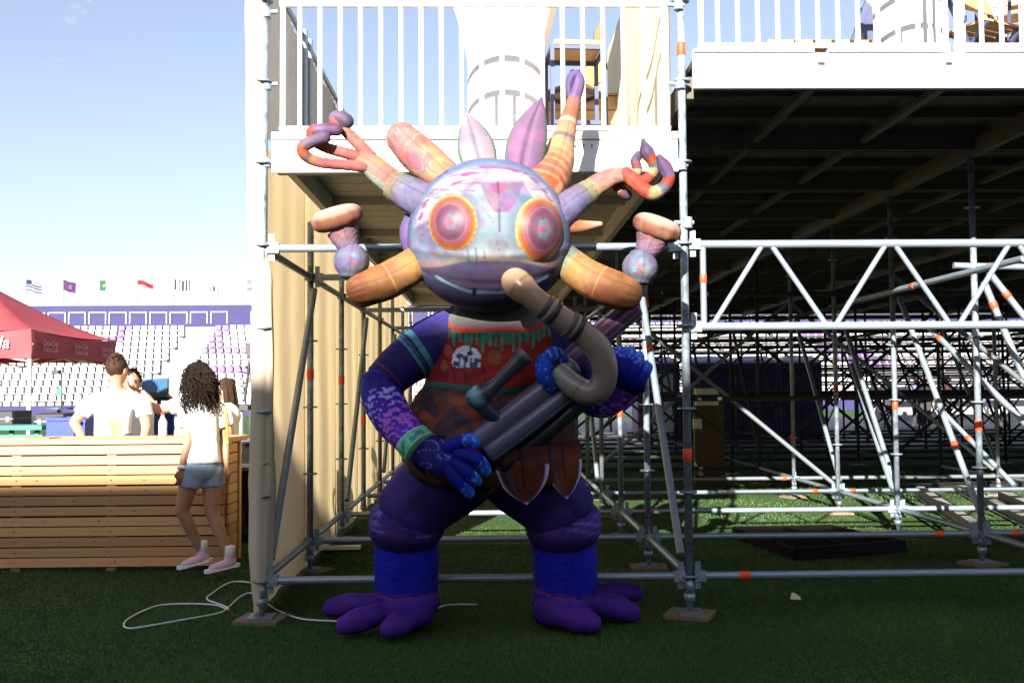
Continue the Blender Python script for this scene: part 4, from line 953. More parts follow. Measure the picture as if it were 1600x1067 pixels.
for rows in ([(572, 261, 5.22, 9), (540, 258, 5.2, 8.5), (500, 254, 5.17, 8.5), (478, 244, 5.15, 9), (473, 231, 5.14, 9.5), (486, 222, 5.13, 10), (507, 215, 5.12, 10)],
             [(572, 250, 5.23, 9), (545, 241, 5.22, 9), (510, 231, 5.21, 8.5), (490, 219, 5.21, 9), (489, 206, 5.2, 10), (502, 203, 5.19, 10), (526, 203, 5.19, 10)],
             [(580, 246, 5.25, 10), (556, 221, 5.26, 9.5), (537, 203, 5.26, 8.5), (526, 192, 5.26, 9.5), (524, 184, 5.26, 10), (533, 184, 5.25, 11), (541, 190, 5.25, 12)]):
    limb('long_finger', rows, coral_p, parent=hd, n=70, seg=22, nseam=2, pucker=.03)
limb('arm_sleeve', [(868, 338, 5.14, 28), (884, 325, 5.17, 26), (905, 310, 5.22, 22), (920, 300, 5.25, 20)], sleeve_p, n=30, seg=34, cap0=.2, cap1=.15)
hd = limb('raised_hand', [(912, 305, 5.27, 18), (935, 288, 5.25, 17), (958, 276, 5.24, 14), (980, 274, 5.23, 10)], palm_p, n=34, seg=30, cap0=.2, cap1=.5, flat=.8)
def claw_p(V, t, a):
    c = ramp(t, [(0, ink('c86458', KL)), (.38, ink('c85848', KL)), (.42, ink('e0b890', KL)), (.52, ink('e0b890', KL)), (.54, ink('787c88', KL)), (.62, ink('787c88', KL)), (.64, ink('d05840', KL)), (.72, ink('d05840', KL)), (.75, ink('846c90', KL)), (1, ink('70587c', KL))]); return c * streak(V, 30, 5, .15)
for rows in ([(978, 272, 5.23, 11), (998, 290, 5.2, 11.5), (1018, 302, 5.18, 11.5), (1037, 293, 5.17, 10), (1045, 278, 5.16, 10), (1038, 260, 5.15, 11), (1030, 246, 5.15, 5)],
             [(985, 278, 5.25, 9), (1000, 284, 5.25, 9), (1013, 278, 5.25, 9), (1022, 264, 5.24, 9), (1019, 252, 5.23, 9), (1010, 236, 5.22, 11), (1005, 222, 5.22, 4)],
             [(980, 282, 5.3, 8), (990, 275, 5.32, 8), (996, 266, 5.32, 8), (993, 252, 5.32, 8), (998, 243, 5.31, 7)], [(962, 282, 5.3, 9), (968, 296, 5.32, 10), (978, 304, 5.34, 10)]):
    limb('long_finger', rows, claw_p, parent=hd, n=70, seg=22, nseam=2, pucker=.03)

# ---- the two mushroom stalks
def stalk_p(V, t, a):
    c = ramp(t, [(0, ink('a07868', KL)), (.10, ink('8c8c88', KL)), (.22, ink('93a48c', KL)), (.30, ink('d09858', KL)), (.55, ink('cc9060', KL)), (.70, ink('c07c50', KL)), (1, ink('b07048', KL))]) * streak(V, 16, 3, .08)
    c = mixc(c, ((t < .28) & (np.abs(wob(V, 30, 6)) < .08)) * .6, ink('74b08c', KL)); c = mixc(c, (t < .05) * .7, ink('9cc0d8', KL)); return mixc(c, (np.abs(t - .66) < .012) * .8, ink('e8b878', KL))
def cap_geo(cx, cy, Y, rx, th, tilt, yaw):
    n, s = 34, 44; V, r_ = [], []
    c = U(cx, cy, Y); k = Y / F_PX; Mx = Matrix.Rotation(yaw, 3, 'X') 
    prof = []
    for i in range(n + 1):
        ph = math.pi * i / n; r = math.sin(ph) ** .58; z = math.cos(ph); z = math.copysign(abs(z) ** .9, z)
        prof.append((r, z))
    for r, z in prof:
        for j in range(s):
            a = 2 * math.pi * j / s; w = 1 + .03 * math.sin(a * 11) * r
            v = Mx @ Vector((rx * k * r * math.cos(a) * w, rx * k * r * math.sin(a) * w, th * k * z)); v = Matrix.Rotation(-tilt, 3, 'Y') @ v
            V.append((c + v)[:]); r_.append(z)
    F = [(i * s + j, (i + 1) * s + j, (i + 1) * s + (j + 1) % s, i * s + (j + 1) % s) for i in range(n) for j in range(s)]
    V = np.array(V); z = np.array(r_); cc = np.repeat(ink('d8b8a4', KL)[None], len(V), 0)
    cc = mixc(cc, smooth(.62, .2, z), ink('a86e56', KL)); cc = mixc(cc, smooth(.2, .5, wob(V, 40, 3)) * smooth(.6, .2, z) * .6, ink('c89c84', KL)); cc = mixc(cc, smooth(.7, .85, z), ink('ecdcc8', KL))
    return V, F, cc
for stalk, ball, cup, cap in (
        ([(676, 398, 5.22, 27), (655, 409, 5.18, 27), (632, 424, 5.14, 28), (600, 441, 5.11, 29), (566, 452, 5.10, 28)], (549, 409, 5.09, 31), [(546, 388, 5.09, 16), (540, 374, 5.09, 21), (536, 362, 5.09, 25)], (526, 341, 5.09, 41, 18, R(15), R(16))),
        ([(872, 400, 5.22, 27), (892, 415, 5.18, 27), (918, 434, 5.14, 29), (950, 449, 5.11, 30), (978, 458, 5.10, 29)], (1000, 418, 5.09, 32), [(1006, 396, 5.09, 17), (1014, 384, 5.09, 22), (1019, 373, 5.09, 27)], (1027, 356, 5.09, 39, 18, R(-20), R(16)))):
    st = limb('mushroom_stalk', stalk, stalk_p, n=60, seg=36, cap0=.1, cap1=.9, pucker=.012)
    bx, by, bY, br = ball
    def ball_p(V, t, a, bx=bx, by=by):
        c = np.repeat(ink('8c88a4', KL)[None], len(t), 0) * streak(V, 18, 3, .1); px, py = proj(V)
        for dx, dy, h in ((-3, -3, 'c87c8c'), (5, 2, 'd08090'), (-2, 8, 'b86c98'), (-10, 3, '80a8d4'), (8, -8, '84a4d0'), (2, -11, '98b0d8')): c = mixc(c, (np.hypot(px - bx - dx, py - by - dy) < 4.3) * .8, ink(h, KL))
        return mixc(c, smooth(.35, .5, wob(V, 25, 8)) * .4, ink('9cc0c4', KL))
    limb('stalk_ball', [(bx - 2, by + 21, bY, 18), (bx - 1, by + 11, bY, 25.5), (bx, by, bY, 28), (bx + 1, by - 11, bY, 25.5), (bx + 2, by - 21, bY, 18)], ball_p, parent=st, n=30, seg=24, cap0=.4, cap1=.4, nseam=6)
    def cup_p(V, t, a):
        c = ramp(t, [(0, ink('9c80a0', KL)), (.6, ink('b08898', KL)), (1, ink('a07888', KL))]) * streak(V, 30, 2, .12); return mixc(c, (np.abs(np.sin(a * 5 + t * 2)) < .12) * .5, ink('d8b0c0', KL))
    limb('stalk_cup', cup, cup_p, parent=st, n=20, seg=36, cap0=.3, cap1=.2)
    V, F, cc = cap_geo(*cap); mobj('mushroom_cap', V, F, 'inflatable', st, True, np.clip(cc, 0, 1))

# ------------------------------------------------------------------ the inflatable pipe and its long barrel, held by the figure
INS = thing('inflatable_instrument', (U(850, 600, 5.1).x, 5.1, U(850, 600, 5.1).z), 'dark inflatable bassoon shaped instrument with a curved tan blowpipe, held by the figure', 'instrument')
mat('inflatable_gloss', (1, 1, 1), attr=True, rough=0.30, spec=0.5, bump=0.003, bscale=18)
def barrel_p(h1, h2, h3, cap=None):  # h2 is a highlight painted along the barrel; the thin lines are print
    def f(V, t, a):
        c = np.repeat(ink(h1, 1.7)[None], len(t), 0) * streak(V, 8, 4, .15)
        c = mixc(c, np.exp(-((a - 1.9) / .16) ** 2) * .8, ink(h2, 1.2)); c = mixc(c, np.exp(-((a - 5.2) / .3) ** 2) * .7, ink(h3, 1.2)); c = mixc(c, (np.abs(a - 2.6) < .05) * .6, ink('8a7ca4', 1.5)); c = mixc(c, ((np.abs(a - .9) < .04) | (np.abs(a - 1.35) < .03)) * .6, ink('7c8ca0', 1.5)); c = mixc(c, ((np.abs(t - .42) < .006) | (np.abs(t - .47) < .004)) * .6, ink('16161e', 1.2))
        return c
    return f
def ins(name, rows, paint, **kw):
    P, rr = PX(rows); V, F, t, a = sweep(P, rr, **kw); c = paint(V, t, a) if callable(paint) else ramp(t, paint)
    return mobj(name, V, F, 'inflatable_gloss', INS, True, np.clip(c, 0, 1))
ins('barrel', [(744, 689, 5.16, 16.5), (800, 645, 5.13, 17), (895, 572, 5.12, 16)], barrel_p('484458', 'a4aab8', '2c2840'), n=40, seg=48, cap0=.25, cap1=.5, pucker=.008)
ins('barrel', [(764, 708, 5.15, 16), (830, 658, 5.12, 16.5), (908, 596, 5.14, 15)], barrel_p('383c4e', '94aab0', '20243a'), n=40, seg=48, cap0=.25, cap1=.5, pucker=.008)
ins('barrel_back', [(785, 728, 5.22, 12), (850, 678, 5.2, 14), (915, 622, 5.2, 14)], [(0, ink('14141e', 1.2)), (1, ink('1a1c2a', 1.2))], n=20, seg=24, cap0=.3, cap1=.5)
def bore_p(V, t, a):
    c = np.repeat(ink('4c3448', 1.2)[None], len(t), 0); l_ = np.sin(a * 11) > .55; c = mixc(c, l_ * .6, ink('8a6880', 1.2)); return mixc(c, smooth(.45, .1, t) * .5, ink('3a2858', 1.2))
ins('bore_tube', [(870, 582, 5.2, 19), (925, 534, 5.26, 19.5), (990, 479, 5.32, 20)], bore_p, n=30, seg=66, cap0=.3, cap1=.08)
def key_p(V, t, a):
    c = ramp(t, [(0, ink('3c4c5c', 1.2)), (.12, ink('6a94a0', 1.2)), (.2, ink('26303c', 1.2)), (.8, ink('34303a', 1.2)), (.9, ink('26242e', 1.2)), (1, ink('58606c', 1.2))]); return mixc(c, np.exp(-((a - 2.2) / .3) ** 2) * .5, ink('70808c', 1.2))
ins('key_lever', [(738, 622, 5.09, 15), (752, 617, 5.07, 18), (772, 603, 5.06, 11), (795, 580, 5.05, 11.5), (812, 563, 5.05, 14), (822, 554, 5.05, 16.5)], key_p, n=44, seg=32, cap0=.6, cap1=.08, pucker=.01)
ins('key_post', [(746, 624, 5.1, 15), (766, 645, 5.11, 12), (786, 660, 5.13, 12)], [(0, ink('2c3440', 1.2)), (1, ink('1c2028', 1.2))], n=16, seg=24)
def pipe_p(V, t, a):  # paler towards the mouth end: sunlight painted into the tan
    K2 = 1.0
    c = ramp(t, [(0, ink('d8b894', .6)), (.10, ink('d0a884', .6)), (.20, ink('b89880', .55)), (.32, ink('947c70', .8)), (.6, ink('7c6c66', 1.0)), (.85, ink('6c6460', 1.1)), (1, ink('707470', 1.1))]) * streak(V, 12, 3, .06)
    for t0 in (.085, .865): c = mixc(c, (np.abs(t - t0) < .005) * .5, ink('5c4838', .6))
    return c
P_ = [(800, 434, 4.96, 18), (806, 441, 4.92, 23), (818, 452, 4.90, 23), (830, 462, 4.89, 19), (850, 478, 4.89, 19), (880, 500, 4.91, 20), (912, 522, 4.94, 21), (936, 548, 4.96, 21.5), (945, 580, 4.98, 20.5), (938, 606, 5.00, 20), (918, 613, 5.02, 20), (896, 602, 5.04, 19), (872, 580, 5.08, 17)]
pipe = ins('blowpipe', P_, pipe_p, n=120, seg=36, cap0=.5, cap1=.2, pucker=.008)
def ring(t0, w, r, h):
    P, rr = PX(P_); C = catmull(np.hstack([P, rr[:, None]]), 300); i = int(t0 * 299); k = max(2, int(w * 299)); q = C[i - k:i + k + 1]
    V, F, t, a = sweep(q[:, :3], q[:, 3] * r, n=8, seg=36, cap0=.12, cap1=.12, curve=True); mobj('pipe_ring', V, F, 'inflatable_gloss', pipe, True, np.repeat(ink(h, 1.)[None], len(V), 0))
ring(.235, .012, 1.10, '4c3c40'); ring(.262, .010, 1.10, '84746c'); ring(.285, .005, 1.14, '1c181c'); ring(.375, .006, 1.14, '4a4044'); ring(.395, .009, 1.10, '7c706c'); ring(.418, .007, 1.16, '1a181c')
def fur_p(V, t, a): c = np.repeat(ink('14389c', 1.6)[None], len(t), 0) * streak(V, 20, 1, .2); return mixc(c, (wob(V * np.array([2, 1, 1]), 85, 3) > .42) * .6, ink('6c9cdc', 1.5))
P, rr = PX([(858, 556, 5.08, 9), (851, 566, 5.06, 13), (850, 582, 5.05, 13), (855, 596, 5.06, 11), (860, 607, 5.08, 8)])
V, F, t, a = sweep(P, rr, n=50, seg=44, pucker=.09); mobj('fur_cuff', V, F, 'inflatable', INS, True, np.clip(fur_p(V, t, a), 0, 1))
P, rr = PX([(853, 560, 5.1, 10), (866, 553, 5.08, 12), (878, 560, 5.09, 9)])
V, F, t, a = sweep(P, rr, n=30, seg=36, pucker=.09); mobj('fur_cuff', V, F, 'inflatable', INS, True, np.clip(fur_p(V, t, a), 0, 1))

# ------------------------------------------------------------------ slatted wooden counter
CY_ = 7.72
mat('wood_slat', (0.47, 0.265, 0.115), rough=0.6, noise=0.34, nscale=2.2, stretch=(0.7, 8, 14), bump=0.0012, bscale=30, vary=0.26)
counter = thing('slatted_counter', (U(100, 887, CY_).x, CY_, 0), 'light wooden slatted bar counter on the left edge of the photo', 'counter')
cx1 = U(351, 880, CY_).x; cx0 = cx1 - 3.4; zt_ = U(200, 686, CY_).z; ns = 12
pitch = (zt_ - .035 - .035) / ns
for k in range(ns):
    z0 = .035 + pitch * k; sag = random.uniform(-.002, .002)
    me_x1 = cx1 + random.uniform(-.006, .004)
    block('slat', cx0, me_x1, CY_ + random.uniform(-.003, .003), CY_ + .021, z0 + sag, z0 + pitch - .011 + random.uniform(-.003, .002), 'wood_slat', counter, Matrix.Rotation(R(random.uniform(-.06, .06)), 4, 'Y'))
    for px_ in (23, 172, 343):
        xs_ = U(px_, 780, CY_).x + random.uniform(-.012, .012); tube('screw', (xs_, CY_ - .0055, z0 + pitch * .45), (xs_, CY_ + .006, z0 + pitch * .45), .0045, 'galv_shade_dark', counter, 'thin')
    block('slat', cx1 + .003, cx1 + .023, CY_ + .026, CY_ + .27, z0, z0 + pitch - .012, 'wood_slat', counter)
block('counter_top', cx0, cx1 + .03, CY_ - .03, CY_ + .62, zt_ - .034, zt_, 'wood_slat', counter)
for px in (23, 172, 343, -120):
    x = U(px, 780, CY_).x; block('post', x - .035, x + .035, CY_ + .0225, CY_ + .075, .0, zt_ - .036, 'wood_slat', counter)
for x in (cx0 + .1, cx1 - .05): block('post', x - .035, x + .035, CY_ + .5, CY_ + .56, .0, zt_ - .036, 'wood_slat', counter)
block('backing_board', cx0, cx1 - .005, CY_ + .078, CY_ + .088, .03, zt_ - .04, 'black', counter)
# knots in the boards
mat('knot', (0.22, 0.105, 0.04), rough=0.7)
for px, py in ((32, 738), (58, 752), (120, 704), (225, 750), (228, 765), (210, 790), (116, 775), (70, 818), (155, 815), (150, 828), (225, 808), (32, 690), (252, 852), (180, 877), (148, 850), (95, 845)):
    p = U(px, py, CY_); kz = .035 + pitch * (int((p.z - .035) / pitch) + .45)
    m = MB(); a = random.uniform(.004, .008); m.v = [(p.x + a * random.uniform(1.4, 2.2) * math.cos(t_), CY_ - .0045, kz + a * math.sin(t_)) for t_ in np.linspace(0, 2 * math.pi, 10, endpoint=False)]; m.f = [tuple(range(9, -1, -1))]
    m.build('knot', 'knot', counter)

# ------------------------------------------------------------------ red canopy tent
mat('tent_red', (0.40, 0.055, 0.07), rough=0.7, noise=0.12, nscale=3, bump=0.006, bscale=5, transl=0.25)
mat('print_white', (0.75, 0.72, 0.72), rough=0.7)
TY0, TY1 = 13.6, 16.6; TX1 = U(49, 540, TY0).x; TX0 = TX1 - 3.0
ev, et = U(49, 560, TY0).z, U(49, 514, TY0).z
tent_t = thing('canopy_tent', ((TX0 + TX1) / 2, (TY0 + TY1) / 2, 0), 'red pop-up canopy tent with white lettering behind the counter', 'tent')
def roof():
    n = 24; V = []; c = Vector(((TX0 + TX1) / 2, (TY0 + TY1) / 2, et + .85))
    for j in range(n + 1):
        for i in range(n + 1):
            u, v = -1 + 2 * i / n, -1 + 2 * j / n; r = max(abs(u), abs(v)); x = c.x + u * 1.5; y = c.y + v * 1.5
            z = et + .85 * ((1 - r) ** 1.3) - .07 * (1 - (min(abs(u), abs(v)) / max(r, 1e-6)) ** 2) * r * r * (.6 + .4 * math.sin(3.1 * r))
            V.append((x, y, z))
    F = [(j * (n + 1) + i, j * (n + 1) + i + 1, (j + 1) * (n + 1) + i + 1, (j + 1) * (n + 1) + i) for j in range(n) for i in range(n)]
    mobj('roof', V, F, 'tent_red', tent_t, True)
roof()
def valance(a, b):
    a, b = Vector(a), Vector(b); n = 30; V = []; nn = (b - a).cross(Vector((0, 0, 1))).normalized()
    for k in range(5):
        for i in range(n + 1):
            s = i / n; p = a.lerp(b, s); z = et - .07 * 4 * s * (1 - s) * (1 - k / 4) - (et - ev) * k / 4 + (.025 * math.sin(math.pi * s)) * (k / 4)
            V.append((p.x + nn.x * .012 * math.sin(i * .7 + k), p.y + nn.y * .012 * math.sin(i * .7 + k), z))
    F = [(k * (n + 1) + i, (k + 1) * (n + 1) + i, (k + 1) * (n + 1) + i + 1, k * (n + 1) + i + 1) for k in range(4) for i in range(n)]
    return mobj('valance', V, F, 'tent_red', tent_t, True)
va = valance((TX0, TY0 - .01, 0), (TX1, TY0 - .01, 0)); vb = valance((TX1 + .01, TY0, 0), (TX1 + .01, TY1, 0)); valance((TX1, TY1 + .01, 0), (TX0, TY1 + .01, 0)); valance((TX0 - .01, TY1, 0), (TX0 - .01, TY0, 0))
for x, y in ((TX0 + .03, TY0 + .03), (TX1 - .03, TY0 + .03), (TX1 - .03, TY1 - .03), (TX0 + .03, TY1 - .03)):
    block('leg', x - .022, x + .022, y - .022, y + .022, 0, et - .02, 'white_paint', tent_t)
    block('foot_plate', x - .07, x + .07, y - .07, y + .07, 0.001, .012, 'white_paint', tent_t)
for a, b in (((TX1 - .03, TY0 + .03), (TX1 - .03, TY1 - .03)), ((TX0 + .03, TY1 - .03), (TX1 - .03, TY1 - .03)), ((TX0 + .03, TY0 + .03), (TX1 - .03, TY0 + .03))):
    for s in range(2):
        p, q = Vector((*a, ev - .02)), Vector((*b, ev - .02)); p0, p1 = p.lerp(q, s / 2), p.lerp(q, (s + 1) / 2)
        for z0, z1 in ((.26, -.02), (-.02, .26)): tube('scissor_bar', p0 + Vector((0, 0, z0)), p1 + Vector((0, 0, z1)), .013, 'white_paint', tent_t, 'thin')
def lettering(name, text, size, M, parent, material, shear=.25, extrude=.002):
    cu = bpy.data.curves.new(name, 'FONT'); cu.body = text; cu.size = size; cu.shear = shear; cu.extrude = extrude; cu.align_x = 'CENTER'; cu.align_y = 'CENTER'; cu.resolution_u = 3
    o = bpy.data.objects.new(name, cu); me = bpy.data.meshes.new_from_object(o); bpy.data.objects.remove(o); me.name = name
    me.materials.clear(); me.materials.append(MATS[material] if isinstance(material, str) else material)
    return link(bpy.data.objects.new(name, me), parent, M)
FR = Matrix.Rotation(math.pi / 2, 4, 'X')
zc_ = (et + ev) / 2
lettering('lettering', 'Coca-Cola', .24, Matrix.Translation((TX1 - .80, TY0 - .045, zc_ + .01)) @ FR, va, 'print_white')
mat('print_pink', (0.55, 0.28, 0.32), rough=0.7)
for s in (.17, .52, .86):
    y = TY0 + 3 * s; Mr = Matrix.Translation((TX1 + .035, y, zc_ - .01)) @ Matrix.Rotation(math.pi / 2, 4, 'Z') @ FR
    lettering('lettering', 'Coca-Cola', .11, Mr @ Matrix.Translation((0, .035, 0)), vb, 'print_pink'); lettering('lettering', 'Coca-Cola', .11, Mr @ Matrix.Translation((0, -.055, 0)), vb, 'print_pink')

# ------------------------------------------------------------------ things behind the counter
mat('crate_blue', (0.006, 0.03, 0.24), rough=0.45, noise=.15); mat('teal', (0.012, 0.16, 0.12), rough=0.5, noise=.2); mat('paper', (0.7, 0.68, 0.62), rough=0.9)
mat('bottle', (0.6, 0.66, 0.72), rough=0.15, transl=.4); mat('cap_red', (.5, .03, .03), rough=.4); mat('screen', (0.03, 0.085, 0.20), rough=0.12, coat=.4); mat('cardboard', (.32, .2, .1), rough=.85, noise=.2)
def open_crate(label, x0, x1, y0, y1, z0, z1, m_, name='crate', cat='crate', group=None):
    t = thing(name, ((x0 + x1) / 2, (y0 + y1) / 2, z0), label, cat, group); w = .02
    block('base', x0, x1, y0, y1, z0, z0 + w, m_, t)
    for a in ((x0, x1, y0, y0 + w), (x0, x1, y1 - w, y1), (x0, x0 + w, y0 + w, y1 - w), (x1 - w, x1, y0 + w, y1 - w)): block('side', *a, z0 + w, z1 - .03, m_, t)
    m = MB(); m.box(x0 - .012, x1 + .012, y0 - .012, y0 + w, z1 - .03, z1); m.box(x0 - .012, x1 + .012, y1 - w, y1 + .012, z1 - .03, z1); m.box(x0 - .012, x0 + w, y0 + w, y1 - w, z1 - .03, z1); m.box(x1 - w, x1 + .012, y0 + w, y1 - w, z1 - .03, z1); m.build('rim', m_, t)
    return t
# work table behind the counter carries the crates
wt = thing('work_table', (U(150, 700, 9.0).x, 8.9, 0), 'dark work table behind the slatted counter carrying blue boxes', 'table')
wx0, wx1 = cx0 + .1, U(300, 700, 8.9).x; TBZ = U(100, 687, 8.65).z - .02
block('table_top', wx0, wx1, 9.25, 9.85, TBZ - .03, TBZ, 'grey_plastic', wt)
for x in (wx0 + .05, wx1 - .05):
    for y in (9.3, 9.8): block('leg', x - .02, x + .02, y - .02, y + .02, 0, TBZ - .03, 'galv', wt)
a, b = U(80, 652, 9.4), U(122, 686, 9.4); open_crate('deep blue plastic box beside the man in the white shirt', a.x, b.x, 9.3, 9.7, TBZ, a.z, 'crate_blue')
a, b = U(121, 654, 9.5), U(139, 686, 9.5); open_crate('narrow blue box half hidden by the bent elbow', a.x, b.x, 9.4, 9.7, TBZ, a.z, 'crate_blue')
a, b = U(236, 646, 9.4), U(272, 686, 9.4); open_crate('blue plastic box behind the water bottle', a.x, b.x, 9.45, 9.75, TBZ, a.z, 'crate_blue')
gt = thing('green_bench', (U(30, 680, 11).x, 11, 0), 'teal green folding bench under the red tent', 'bench')
a, b = U(-30, 664, 11), U(78, 664, 11); block('bench_top', a.x, b.x, 10.8, 11.2, a.z - .05, a.z, 'teal', gt); block('rail', a.x, b.x, 10.82, 10.86, a.z - .16, a.z - .1, 'teal', gt)
for x in (a.x + .1, b.x - .1, (a.x + b.x) / 2): block('leg', x - .02, x + .02, 10.9, 10.94, 0, a.z - .05, 'teal', gt)
def equipment_case(label, pa, pb, Y, d=.4, z0=None):
    a, b = U(*pa, Y), U(*pb, Y); z0 = b.z if z0 is None else z0
    t = thing('equipment_case', ((a.x + b.x) / 2, Y, z0), label, 'case'); m = MB(); m.box(a.x, b.x, Y, Y + d, z0, a.z, .012); m.build('body', 'black', t)
    block('lid_edge', a.x - .004, b.x + .004, Y - .004, Y + d, a.z - .1, a.z - .09, 'galv', t)
    for x in (a.x + .06, b.x - .06): block('latch', x - .02, x + .02, Y - .008, Y - .001, a.z - .13, a.z - .07, 'galv', t)
    return t
rt = thing('trestle_table', (U(50, 665, 12.2).x, 12.2, 0), 'dark trestle table under the red tent holding black equipment', 'table')
a, b = U(-60, 664, 12.2), U(112, 664, 12.2); RTZ = a.z; block('table_top', a.x, b.x, 12.0, 12.9, RTZ - .03, RTZ, 'black', rt)
for x in (a.x + .1, b.x - .1):
    for y in (12.05, 12.8): block('leg', x - .02, x + .02, y - .02, y + .02, 0, RTZ - .03, 'galv', rt)
equipment_case('black equipment case at the photo\'s left edge under the tent', (-12, 642), (20, 664), 12.1, .5, RTZ)
equipment_case('low black equipment case to the right of the tent pole', (54, 646), (100, 664), 12.1, .5, RTZ)
pt = thing('round_table', (U(93, 640, 13).x, 13.2, 0), 'small navy round standing table beyond the tent pole', 'table')
p = U(93, 636, 13.2); m = MB(); m.lathe((p.x, 13.2, p.z - .03), [(.05, 0), (.17, .0), (.17, .03), (.05, .032)], 20); m.build('table_top', 'navy_steel', pt)
tube('leg', (p.x, 13.2, .02), (p.x, 13.2, p.z - .03), .03, 'navy_steel', pt); m = MB(); m.lathe((p.x, 13.2, 0), [(.2, 0), (.2, .015), (.04, .03)], 18); m.build('base', 'navy_steel', pt)
ls = thing('work_light', (U(96, 640, 12.95).x, 12.95, 0), 'thin black stand with a small lamp head against the seats', 'lamp')
p0, p1 = U(96, 640, 12.95), U(95, 584, 12.95); tube('pole', (p0.x, 12.95, 0.01), (p0.x, 12.95, p1.z), .010, 'black', ls, 'thin'); p = U(90, 581, 12.95); block('lamp_head', p.x - .06, p.x + .03, 12.9, 13.0, p.z - .025, p.z + .025, 'black', ls)
tube('arm', (p.x + .02, 12.95, p.z), U(105, 583, 12.95), .006, 'black', ls, 'thin')
for a_ in (0, 2.1, 4.2): tube('tripod_leg', (p0.x, 12.95, .35), (p0.x + .3 * math.cos(a_), 12.95 + .3 * math.sin(a_), .005), .009, 'black', ls, 'thin')
p = U(94, 612, 12.93); block('clamp_box', p.x - .04, p.x + .03, 12.9, 12.94, p.z - .05, p.z + .04, 'teal', ls)
pos = thing('payment_tablet', (U(245, 640, 9.35).x, 9.35, TBZ), 'tilted tablet till with a blue screen on the counter stand', 'tablet')
c = U(243, 606, 9.35); Mt = Matrix.Translation(c) @ Matrix.Rotation(R(-8), 4, 'Y') @ Matrix.Rotation(R(-28), 4, 'X') @ Matrix.Rotation(R(10), 4, 'Z')
def loc(o_, M): W[o_] = M; return o_
b1 = link(bpy.data.objects.new('body', unit('box', 'black')), pos, Mt @ Matrix.Diagonal((.24, .03, .18, 1))); link(bpy.data.objects.new('screen', unit('box', 'screen')), pos, Mt @ Matrix.Translation((0, -.017, .012)) @ Matrix.Diagonal((.215, .006, .14, 1)))
c2 = U(249, 620, 9.25); link(bpy.data.objects.new('keypad_base', unit('box', 'black')), pos, Matrix.Translation(c2) @ Matrix.Rotation(R(-14), 4, 'X') @ Matrix.Diagonal((.2, .16, .035, 1)))
tube('stem', (c.x + .03, 9.36, TBZ), (c.x + .03, 9.36, c.z - .05), .02, 'black', pos); block('foot', c.x - .07, c.x + .13, 9.28, 9.44, TBZ, TBZ + .012, 'black', pos)
bo = thing('water_bottle', (U(254, 684, 8.0).x, 8.1, zt_), 'clear plastic water bottle with red cap on the counter', 'bottle')
p = U(254, 686, 8.1); hb = .19; m = MB(); m.lathe((p.x, 8.1, zt_), [(.030, 0), (.033, .01), (.033, .05), (.030, .06), (.033, .07), (.033, .12), (.013, .165), (.012, .175)], 16); m.build('body', 'bottle', bo, True)
m = MB(); m.cyl((p.x, 8.1, zt_ + .175), (p.x, 8.1, zt_ + .195), .015, n=12); m.build('cap', 'cap_red', bo)
def flat_paper(label, px, py, w, d, rot, Y, mname='paper', name='paper_sheet'):
    p = U(px, py, Y); t = link(bpy.data.objects.new(name, unit('box', mname)), None, Matrix.Translation((p.x, Y, zt_ + .004)) @ Matrix.Rotation(rot, 4, 'Z') @ Matrix.Diagonal((w, d, .007, 1))); return tag(t, label, 'paper')
flat_paper('flat dark leaflet lying at the left end of the counter', 25, 684, .22, .15, .2, 7.95, 'grey_plastic'); flat_paper('reddish leaflet lying left of the blue box on the counter', 62, 684, .26, .16, -.15, 7.98, 'cardboard')
# road case on the black covered trolley at the end of the counter
tr = thing('covered_trolley', (U(385, 835, 9.2).x, 9.4, 0), 'trolley covered in crumpled black plastic beside the cloth post', 'trolley')
a, b = U(357, 733, 9.1), U(425, 838, 9.1)
def crumple():
    n, s = 26, 48; V = []; w, d = (b.x - a.x) / 2, .35; c = Vector(((a.x + b.x) / 2, 9.1 + d, 0))
    for i in range(n + 1):
        z = .012 + (a.z - .012) * i / n
        for j in range(s):
            th = 2 * math.pi * j / s; cx_, sy_ = math.cos(th), math.sin(th); k = 1 / max(abs(cx_), abs(sy_)) ** .85
            e = 1 + .03 * math.sin(th * 9 + z * 7) + .02 * math.sin(th * 17 - z * 13) + (.05 * math.sin(z * 9)); V.append((c.x + w * cx_ * k * e, c.y + d * sy_ * k * e, z))
    F = [(i * s + j, i * s + (j + 1) % s, (i + 1) * s + (j + 1) % s, (i + 1) * s + j) for i in range(n) for j in range(s)] + [tuple(range(n * s, (n + 1) * s))]
    mobj('plastic_cover', V, F, 'black_gloss', tr, True)
crumple()
rc = thing('road_case', ((a.x + b.x) / 2, 9.3, a.z), 'grey plastic road case with a white band on the black trolley', 'case')
c0, c1 = U(359, 690, 9.15), U(425, 732, 9.15); m = MB(); m.box(c0.x, c1.x, 9.15, 9.75, a.z + .002, c0.z, .012); m.build('body', 'grey_plastic', rc); 
z = U(380, 727, 9.15).z; block('band', c0.x - .006, c1.x + .004, 9.14, 9.149, z - .018, z + .018, 'white_paint', rc); p = U(388, 694, 9.14); block('handle', p.x - .03, p.x + .06, 9.13, 9.149, p.z - .02, p.z + .01, 'black', rc); p = U(366, 696, 9.14); block('badge', p.x - .012, p.x + .012, 9.14, 9.149, p.z - .012, p.z + .012, 'crate_blue', rc)
es = thing('camera_rig', (U(378, 690, 9.4).x, 9.4, c0.z), 'black camera rig with chrome column on the grey road case', 'equipment')
p0, p1 = U(377, 690, 9.4), U(377, 640, 9.4); tube('column', (p0.x, 9.4, c0.z), (p0.x, 9.4, p1.z), .022, 'galv_near', es)
